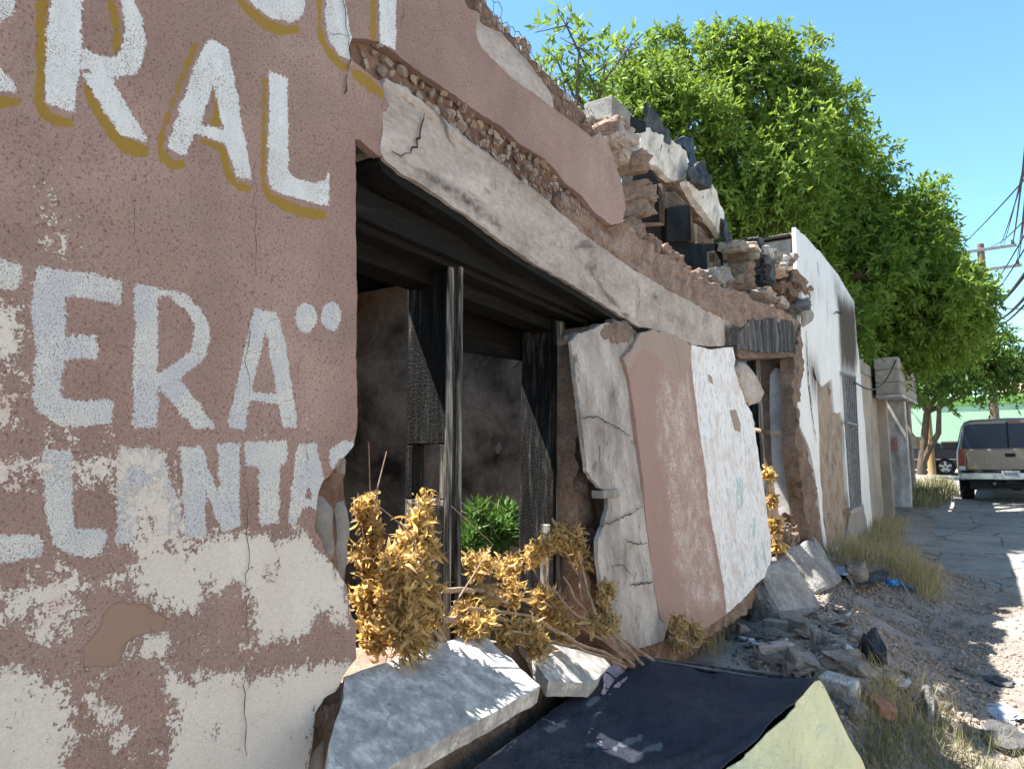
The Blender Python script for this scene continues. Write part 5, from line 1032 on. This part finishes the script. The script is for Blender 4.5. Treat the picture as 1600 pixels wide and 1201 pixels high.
def tree(name, label, base, trunk, lobes, dens, leaf, mat, seed, limbs=10, spray=11, width=.36, r0=.2):
    rng = np.random.default_rng(seed); t = thing(name, label, 'tree', tuple(base)); C, D, tips = crown(lobes, dens, leaf, rng, spray=spray)
    V, Q, rn = leaflets(C, D, leaf, leaf * width, rng)
    rn = np.clip(rn * .7 + .3 * np.repeat(vn(C[:, 0] * 1.3 + C[:, 1], C[:, 2] * 1.3, 4), 4), 0, 1)
    o = link('crown', fastmesh('crown', V, Q, MAT[mat], False, {'rnd': rn}), t)
    mb = MB(); pts = [Vector(p) for p in trunk]; mb.tube(pts, [r0 * (1 - .5 * i / len(pts)) for i in range(len(pts))], 10); top = pts[-1]
    for (c, r), tp in zip(lobes, tips):
        c = Vector(c); mid = top.lerp(c, .5) + Vector(rng.normal(size=3) * .2); mb.tube([top, mid, c], [r0 * .45, r0 * .3, r0 * .18], 7)
        for q in tp[:limbs]:
            q = Vector(q); mb.tube([c, c.lerp(q, .5) + Vector(rng.normal(size=3) * .12), q], [r0 * .14, r0 * .08, r0 * .03], 5, False)
    mb.build('trunk', MAT['bark'], t, smooth=True); return t
def lobe(px, py, Y, rx, ry, dep=None):
    c = PY(px, py, Y); s = np.linalg.norm(c - CAM) / F * .93; return (tuple(c), (rx * s * .95, (dep or rx) * s * .95, ry * s))
LA = [lobe(1092,105,11.5,66,52), lobe(1185,135,12,80,62), lobe(1000,135,10.5,58,50), lobe(1060,215,10.8,95,80), lobe(1180,260,11.5,95,90), lobe(1255,190,12.5,50,72), lobe(985,190,10,40,50), lobe(1120,340,11.3,70,70), lobe(1190,360,11.5,60,60)]
tree('leafy_tree', 'broad bright green tree rising behind the burnt roof edge', (-3.2, 11, 0), [(-3.2, 11, 0), (-3.1, 11, 1.6), (-2.9, 11.1, 3.2), (-2.8, 11.2, 4.6)], LA, 95, .115, 'leafA', 1, r0=.22)
LB = [lobe(1330,265,14,72,60), lobe(1300,340,13.5,72,70), lobe(1395,350,14.5,70,66), lobe(1425,410,15,60,55), lobe(1475,465,15.5,40,42), lobe(1420,475,14.5,78,50), lobe(1345,430,13.5,60,60), lobe(1250,380,13,50,55), lobe(1450,385,15.5,28,26), lobe(1380,505,14.5,50,36), lobe(1450,500,15.5,60,34), lobe(1505,480,15.5,26,30), lobe(1420,460,19,70,60), lobe(1380,400,19,80,70), lobe(1465,485,20,38,40), lobe(1450,450,17.5,46,50), lobe(1372,548,14.5,24,20), lobe(1330,500,12.8,30,34), lobe(1500,515,16,28,22), lobe(1412,545,15.5,28,18), lobe(1528,458,15.8,18,20), lobe(1500,445,15.5,30,24), lobe(1450,530,15.5,40,24), lobe(1395,545,15,36,22), lobe(1500,530,16.5,30,22)]  # some back lobes are hidden from view, added to shade the road
tree('leafy_tree', 'darker green tree overhanging the street behind the white house', (-1.6, 15.5, 0), [(-1.6, 15.5, 0), (-1.5, 15.4, 1.8), (-1.2, 15.2, 3.4), (-.9, 15, 4.2)], LB, 85, .125, 'leafB', 2, r0=.24)
LS = [lobe(885,40,7,24,22), lobe(905,75,7,28,18), lobe(868,90,7,18,22), lobe(880,130,7,26,22), lobe(905,150,7.2,22,18), lobe(945,105,7.5,26,24), lobe(978,80,7.6,20,16), lobe(890,170,7,22,20), lobe(930,150,7.5,22,24)]
tree('sapling_tree', 'thin airy sapling showing sky between its leaves above the parapet', (-2.4, 7.2, 0), [(-2.4, 7.2, 0), (-2.38, 7.15, 2.5), (-2.3, 7.1, 4.4)], LS, 30, .12, 'leafA', 3, limbs=6, spray=9, r0=.06)
LC = [lobe(1450,582,27,58,30), lobe(1500,556,28,64,40), lobe(1540,586,28.5,52,28), lobe(1530,530,29,34,26), lobe(1570,565,29,26,30), lobe(1420,575,26,36,30)]
tree('street_tree', 'round dark street tree with forked trunk in front of the green wall', (-.1, 27.9, 0), [(-.1, 27.9, 0), (-.05, 27.9, .5), (.05, 27.9, 1.2), (.2, 27.9, 2.2)], LC, 26, .2, 'leafC', 4, r0=.16, spray=9)
t4 = [o for o in COL.objects if o.name.startswith('street_tree')][0]
MB().tube([(-.1, 27.9, .3), (.1, 27.85, .8), (.5, 27.8, 1.5), (.6, 27.8, 2.6)], [.13, .11, .09, .06], 8).build('trunk', MAT['bark'], t4, smooth=True); MB().tube([(-.05, 27.9, 1.0), (-.45, 27.9, 1.7), (-.55, 27.9, 2.6)], [.1, .08, .05], 8).build('trunk', MAT['bark'], t4, smooth=True)

# ---------------------------------------------------------------- utility poles and cables
def pole(name, label, x, y, h, r, arms, mat):
    t = thing(name, label, 'pole', (x, y, 0)); MB().tube([(x, y, 0), (x, y, h)], [r, r * .75], 12).build('shaft', mat, t, smooth=True)
    for z, a, b_ in arms:
        ar = MB().box(a, b_, y - .14, y - .04, z - .06, z + .06, .01).build('crossarm', MAT['iron'], t)
        for xx in (a + .1, b_ - .12): MB().lathe([(0, 0), (.05, 0), (.07, .06), (.04, .1), (.06, .14), (0, .18)], (xx, y - .09, z + .06), 'z', 10).build('insulator', MAT['bark'], ar)
    return t
MAT['polewood'] = rough_mat('pole_timber', [(.3, (.10, .07, .05)), (.7, (.24, .175, .13))], 6, 40, .4, .6, .01, stretch=(2, 2, .4))
MAT['polepine'] = rough_mat('yellow_pole_timber', [(.3, (.3, .18, .08)), (.7, (.5, .33, .17))], 6, 40, .4, .6, .01, stretch=(2, 2, .4))
pole('utility_pole', 'tall brown utility pole with two crossarms behind the dark tree', 2.25, 33, 8.85, .17, ((8.6, 1.2, 3.4), (7.8, 2.1, 3.5)), MAT['polewood'])
pole('wooden_post', 'short yellowish timber post behind the forked street tree', .2, 28.6, 2.9, .13, (), MAT['polepine'])
MAT['cable'] = rough_mat('cable_black', [(.3, (.015, .018, .025)), (.7, (.04, .045, .06))], 9, 40, .2, .1, .002)
cabs = [((3.3, 33, 8.75), (1600,212), .5, .02), ((2.9, 33, 8.72), (1600,250), .4, .014), ((1.4, 33, 8.72), (1600,268), .3, .014), ((3.4, 33, 7.95), (1600,300), .5, .014), ((2.3, 33, 6.2), (1600,398), .7, .035), ((2.4, 33, 5.8), (1604,425), .8, .03), ((2.35, 33, 7.0), (1600,340), .6, .014), ((2.3, 33, 6.6), (1600,362), .6, .014), ((3.0, 33, 8.72), (1600,232), .45, .012), ((3.35, 33, 7.95), (1600,285), .5, .012), ((2.25, 33, 5.4), (1600,450), .6, .02), ((2.6, 33, 8.72), (1600,322), .5, .012)]
for i, (a, q, sg, r_) in enumerate(cabs):
    a = Vector(a); b_ = Vector(PY(q[0], q[1], 15)); b_ = a + (b_ - a) * 1.6; mb = MB(); mb.tube([a.lerp(b_, k / 24) + Vector((0, 0, -sg * 2 * (k / 24) * (1 - k / 24))) for k in range(25)], r_, 5)
    o = base_origin(mb.build('overhead_cable', MAT['cable'])); tag(o, 'dark overhead cable running along the street to the utility pole', 'cable', 'overhead cables along the street')
for i, (a, b_) in enumerate((((2.3, 33, 6.3), (12, 36, 6.6)), ((2.3, 33, 5.6), (12, 36, 5.0)))):
    a = Vector(a); b_ = Vector(b_); o = base_origin(MB().tube([a.lerp(b_, k / 12) + Vector((0, 0, -.4 * 4 * (k / 12) * (1 - k / 12))) for k in range(13)], .018, 5).build('overhead_cable', MAT['cable'])); tag(o, 'dark side cable crossing the street from the utility pole', 'cable', 'side cables from the pole')

# ---------------------------------------------------------------- green house across the end of the street
MAT['mint'] = rough_mat('mint_green_paint', [(.3, (.36, .58, .38)), (.6, (.44, .66, .46))], 1.2, 30, .2, .3, .006); MAT['moss'] = rough_mat('darker_green_paint', [(.3, (.11, .25, .05)), (.7, (.19, .36, .09))], 3, 30, .3, .3, .006)
MAT['tile'] = rough_mat('clay_roof_tile', [(.3, (.3, .19, .14)), (.7, (.5, .36, .29))], 6, 40, .4, .5, .01, vary=.25)
Q_ = thing('green_house', 'mint green house with clay tile roof across the end of the street', 'house', (4, 36, 0))
MB().box(-8, 14, 33.8, 34.1, -.1, 2.55, .01).build('garden_wall', MAT['mint'], Q_); MB().box(-8, 14, 33.76, 34.14, 2.552, 2.9, .02).build('wall_coping', MAT['moss'], Q_)
MB().prism([(1.0, 0), (2.6, 0), (.2, 2.5), (-.6, 2.5)], 33.72, 33.798, 'y').build('buttress', MAT['mint'], Q_)
MB().box(2.9, 14, 36, 44, -.1, 4.4).build('wall', MAT['mint'], Q_); MB().box(4.6, 9, 35.6, 35.98, -.1, 4.9).build('wall', MAT['mint'], Q_)
MB().prism([(35.2, 3.0), (35.25, 2.9), (38, 4.6), (38, 4.75)], 2.4, 14, 'x').build('roof', MAT['tile'], Q_)
rt = [q for q in COL.objects if q.parent == Q_ and q.name.startswith('roof')][0]
tb = MB(); tb.lathe([(.12, 0), (.13, .5)], (0, 0, 0), 'y', 10); tme = mesh('roof_tile', tb.v, tb.f, MAT['tile'])
for i in range(14):
    for j in range(5):
        o = bpy.data.objects.new('roof_tile', tme); COL.objects.link(o); o.parent = rt; o.location = Vector((2.5 + i * .27, 35.2 + j * .45, 2.98 + j * .28)) - Q_.location - rt.location; o.location = Vector((2.5 + i * .27, 35.2 + j * .45, 3.0 + j * .28)); o.rotation_euler = (R(31), 0, 0)

# ---------------------------------------------------------------- unseen houses added across the street to bounce sunlight onto the ruin
MAT['cream'] = rough_mat('cream_wall_paint', [(.3, (.6, .54, .44)), (.7, (.72, .66, .56))], 1.2, 30, .2, .3, .006)
OH = thing('bounce_row_house', 'unseen pale cream row house added across the street to bounce light', 'house', (10, 4, 0))
MB().box(8.9, 14, -16, 22, -.1, 4.6).build('wall', MAT['cream'], OH); MB().box(8.8, 14.1, -16.1, 22.1, 4.602, 4.85, .02).build('cornice', MAT['cream'], OH)
for y in range(-14, 21, 5):
    wd = MB().box(8.86, 8.93, y, y + 1.3, 1.0, 2.4, .01).build('window', MAT['iron'], OH); MB().box(8.84, 8.858, y + .08, y + 1.22, 1.08, 2.32).build('pane', MAT['soot_wall'], wd)
    MB().box(8.86, 8.93, y + 2.4, y + 3.4, 0, 2.2, .01).build('door', MAT['bark'], OH)

# ---------------------------------------------------------------- vehicles
def paint(name, col, rough=.32, metal=.5, dust=.25):
    m, t, b = new_mat(name); v = coord(t); n = noise(t, v, 3, 5, .65); c = mix(t, ma(t, 'MULTIPLY', n, dust * 2), col, (.3, .26, .22)); setc(t, b, c, ma(t, 'ADD', ma(t, 'MULTIPLY', n, .3), rough - .12), .5, metal); b.inputs['Coat Weight'].default_value = .3; b.inputs['Coat Roughness'].default_value = .15; return m
MAT['pewter'] = paint('pewter_paint', (.21, .165, .138)); MAT['bluecar'] = paint('dark_blue_paint', (.012, .02, .045), .25, .2, .08)
MAT['glass'] = rough_mat('tinted_glass', [(.3, (.010, .018, .05)), (.7, (.018, .03, .08))], 2, 10, .1, .0, .001, rough=.18, spec=.25)
MAT['carglass'] = rough_mat('pale_car_glass', [(.3, (.06, .09, .08)), (.7, (.1, .14, .12))], 2, 10, .1, .0, .001, rough=.05, spec=.8)
MAT['rubber'] = rough_mat('tyre_rubber', [(.3, (.012, .012, .012)), (.7, (.03, .03, .03))], 12, 40, .3, .3, .004, rough=.85); MAT['chrome'] = rough_mat('worn_chrome', [(.3, (.3, .3, .31)), (.7, (.7, .7, .7))], 4, 30, .3, .3, .01, rough=.22, metal=1, spec=.5)
MAT['tail'] = rough_mat('red_lens', [(.3, (.18, .012, .012)), (.7, (.3, .025, .02))], 6, 30, .2, .1, .002, rough=.2, spec=.6); MAT['black'] = rough_mat('black_plastic', [(.3, (.008, .008, .009)), (.7, (.02, .02, .022))], 8, 40, .2, .2, .003, rough=.6)
MAT['alloy'] = rough_mat('alloy_rim', [(.3, (.45, .45, .46)), (.7, (.65, .65, .66))], 5, 30, .2, .1, .003, rough=.35, metal=.6); MAT['platewhite'] = rough_mat('number_plate', [(.3, (.5, .54, .56)), (.7, (.66, .68, .7))], 8, 30, .2, .1, .002, rough=.5); MAT['gold_badge'] = rough_mat('gold_badge', [(.3, (.35, .24, .06)), (.7, (.5, .36, .1))], 9, 30, .2, .1, .002, rough=.35, metal=.6)
MAT['emboss'] = rough_mat('pale_tailgate_letter', [(.3, (.29, .25, .22)), (.7, (.36, .31, .28))], 9, 30, .2, .1, .002, rough=.5)
def wheel(parent, x, y, r, wd, side, spokes=0):
    """tyre and rim round an axle along x; side=+1/-1 outer face"""
    ty = MB().lathe([(r * .62, -wd / 2), (r * .9, -wd / 2), (r, -wd / 2 + .03), (r, wd / 2 - .03), (r * .9, wd / 2), (r * .62, wd / 2)], (x, y, r), 'x', 28).build('tyre', MAT['rubber'], parent, False, True)
    rm = MB().lathe([(r * .62, -wd / 2 + .01), (r * .6, 0), (r * .2, side * wd * .3), (0, side * wd * .32)], (x, y, r), 'x', 24)
    for k in range(spokes):
        a = 2 * math.pi * k / spokes; rm.box(-wd * .06, wd * .06, -.035, .035, r * .1, r * .6, 0, Matrix.Translation((x + side * wd * .36, y, r)) @ Matrix.Rotation(a, 4, 'X'))
    rm.build('rim', MAT['alloy'], parent, False, True)
# wagon seen from behind: local y = forward, origin on the ground under the tail
TR = thing('parked_suv', 'pewter sport utility wagon seen from behind, parked in the street shade', 'car', (2.03, 18.45, .005), R(-1.5))
def ring(y, sc=1., zt=1.80, hw=.97, bot=.48):
    """half section (x,z) from sill up to roof, mirrored"""
    h = [(hw * .90, bot), (hw * .985, bot + .1), (hw, .78), (hw * .985, 1.10), (hw * .955, 1.20), (hw * .85, zt - .12), (hw * .80, zt - .04), (hw * .68, zt), (0, zt + .02)]
    return [(x, y, z) for x, z in h] + [(-x, y, z) for x, z in h[-2::-1]]
secs = [(.0, 1.76, .93, .50), (.05, 1.79, .965, .48), (.5, 1.80, .975, .46), (2.6, 1.81, .975, .46), (3.0, 1.78, .975, .46), (3.55, 1.24, .97, .46), (4.6, 1.16, .96, .46), (5.1, 1.08, .93, .5), (5.25, .9, .9, .5)]
mb = MB(); rings = [ring(y, 1, zt, hw, bo_) for y, zt, hw, bo_ in secs]
for i, r_ in enumerate(rings):
    if secs[i][1] < 1.5: r_ = [(x * (1 if z < 1.1 else 1.0), y, min(z, secs[i][1])) for x, y, z in r_]; rings[i] = r_
k = len(rings[0]); vv = [p for r_ in rings for p in r_]; ff = [[i * k + j, i * k + j + 1, (i + 1) * k + j + 1, (i + 1) * k + j] for i in range(len(rings) - 1) for j in range(k - 1)] + [list(range(k)), list(range((len(rings) - 1) * k, len(rings) * k))[::-1]]
mb.add(vv, ff); body = mb.build('body', MAT['pewter'], TR, False, True, .012)
bm = bmesh.new(); bm.from_mesh(body.data); bmesh.ops.recalc_face_normals(bm, faces=bm.faces[:]); bm.to_mesh(body.data); bm.free()
MB().prism([(-.85, 1.17), (.85, 1.17), (.77, 1.66), (.70, 1.70), (-.70, 1.70), (-.77, 1.66)], -.02, .03, 'y').build('rear_window', MAT['glass'], TR, False, bev=.008)
MB().box(-.015, .02, -.028, -.018, 1.17, 1.72, .002).build('window_divider', MAT['black'], TR, False); MB().box(.0, .24, -.03, .02, 1.715, 1.76, .006).build('brake_light', MAT['tail'], TR, False)
tg = MB().box(-.78, .78, -.035, .02, .70, 1.155, .018).build('tailgate', MAT['pewter'], TR, False)
MB().box(-.17, .01, -.05, -.034, .985, 1.06, .006, Matrix.Translation((.1, 0, 0))).build('handle', MAT['black'], tg, False)
def text_mesh(body_, size, ext, name, mat, parent, loc, rot):
    cu = bpy.data.curves.new('txt', 'FONT'); cu.body = body_; cu.size = size; cu.extrude = ext; cu.align_x = 'CENTER'; cu.space_character = 1.28; ob = bpy.data.objects.new('txt', cu); COL.objects.link(ob)
    dg = bpy.context.evaluated_depsgraph_get(); me = bpy.data.meshes.new_from_object(ob.evaluated_get(dg)); bpy.data.objects.remove(ob); me.materials.clear(); me.materials.append(mat); o = bpy.data.objects.new(name, me); COL.objects.link(o); o.parent = parent; o.location = loc; o.rotation_euler = rot; return o
o = text_mesh('CHEVROLET', .155, .004, 'lettering', MAT['emboss'], tg, (.03, -.036, .835), (R(90), 0, 0)); o.scale = (1.18, .82, 1)
MB().prism([(-.73, .775), (-.70, .775), (-.69, .79), (-.645, .79), (-.635, .775), (-.60, .775), (-.61, .75), (-.635, .75), (-.645, .735), (-.69, .735), (-.70, .75), (-.735, .75)], -.042, -.034, 'y').build('badge', MAT['gold_badge'], tg, False)
for sx in (-1, 1):
    tl = MB().prism([(sx * .80, .80), (sx * .925, .80), (sx * .93, 1.0), (sx * .885, 1.165), (sx * .80, 1.165)], -.02, .12, 'y').build('tail_light', MAT['tail'], TR, False, bev=.01)
    MB().box(min(sx * .805, sx * .92), max(sx * .805, sx * .92), -.024, -.0, .70, .79, .006).build('reverse_lamp', MAT['platewhite'], tl, False)
MB().prism([(-.90, .5), (-.93, .53), (-.93, .62), (-.88, .66), (.88, .66), (.93, .62), (.93, .53), (.90, .5)], -.16, .02, 'y').build('bumper', MAT['chrome'], TR, False, bev=.025)
MB().box(-.88, .88, -.1, .04, .66, .70, .01).build('step_pad', MAT['black'], TR, False)
pl = MB().box(-.16, .16, -.175, -.165, .555, .70, .004).build('number_plate', MAT['platewhite'], TR, False); mb = MB()
for i in range(7): mb.box(-.12 + i * .036, -.098 + i * .036, -.178, -.1755, .60, .655)
mb.build('plate_marks', MAT['iron'], pl, False)
MB().box(-.75, .75, .05, 3.2, .30, .47).build('chassis', MAT['black'], TR, False); MB().lathe([(0, -.75), (.06, -.75), (.06, -.15), (.15, -.08), (.15, .08), (.06, .15), (.06, .75), (0, .75)], (.1, .95, .36), 'x', 14).build('rear_axle', MAT['black'], TR, False)
MB().tube([(-.3, -.05, .42), (-.3, .5, .4)], .035, 8).build('exhaust', MAT['iron'], TR, False); MB().box(-.1, .1, -.14, .1, .42, .5, .01).build('tow_hitch', MAT['black'], TR, False)
for sx in (-1, 1):
    for yy in (.95, 4.15): wh = bpy.data.objects.new('wheel', None); COL.objects.link(wh); wh.parent = TR; wheel(wh, sx * .83, yy, .37, .27, sx, 5)
    MB().box(min(sx * .96, sx * 1.4), max(sx * .96, sx * 1.4), 3.0, 3.14, 1.08, 1.3, .03).build('door_mirror', MAT['black'], TR, False)
    for y0, y1 in ((.35, 1.35), (1.42, 2.1), (2.16, 2.85)): MB().add([(sx * .951, y0, 1.215), (sx * .951, y1, 1.215), (sx * .842, y1, 1.655), (sx * .842, y0, 1.655), (sx * .935, y0, 1.215), (sx * .935, y1, 1.215), (sx * .826, y1, 1.655), (sx * .826, y0, 1.655)], [[0, 1, 2, 3], [7, 6, 5, 4], [0, 4, 5, 1], [1, 5, 6, 2], [2, 6, 7, 3], [3, 7, 4, 0]]).build('side_window', MAT['glass'], TR, False)
# dark sedan across the end of the street (side on, nose to the left)
SD = thing('parked_sedan', 'dark blue sedan parked side on before the green wall', 'car', (-.75, 29.6, .005), R(90))
prof = [(2.15, .35), (2.2, .55), (2.1, .72), (1.3, .86), (.95, .93), (.35, 1.33), (-.2, 1.41), (-.8, 1.36), (-1.45, 1.0), (-2.1, .95), (-2.2, .75), (-2.15, .4), (-1.8, .25), (1.8, .22)]
mb = MB(); mb.prism(prof, -.84, .84, 'x'); sb = mb.build('body', MAT['bluecar'], SD, False, False, .07)
for sx in (-1, 1):
    for pts in ([(.82, .96), (.33, 1.27), (-.1, 1.33), (-.1, .96)], [(-.18, .96), (-.18, 1.33), (-.75, 1.29), (-1.2, 1.02), (-1.1, .96)]): MB().prism(pts, sx * .838 - .006, sx * .838 + .006, 'x').build('side_window', MAT['carglass'], SD, False)
    MB().box(min(sx * .84, sx * .855), max(sx * .84, sx * .855), -2.0, 2.0, .56, .6, .003).build('trim_strip', MAT['chrome'], SD, False)
    for yy in (1.32, -1.35): wh = bpy.data.objects.new('wheel', None); COL.objects.link(wh); wh.parent = SD; wheel(wh, sx * .76, yy, .32, .2, sx, 5)
    MB().box(min(sx * .84, sx * 1.0), max(sx * .84, sx * 1.0), .7, .82, .95, 1.08, .02).build('door_mirror', MAT['bluecar'], SD, False)
    MB().box(min(sx * .5, sx * .8), max(sx * .5, sx * .8), 2.16, 2.22, .55, .7, .01).build('headlight', MAT['platewhite'], SD, False); MB().box(min(sx * .5, sx * .8), max(sx * .5, sx * .8), -2.22, -2.16, .65, .85, .01).build('tail_light', MAT['tail'], SD, False)
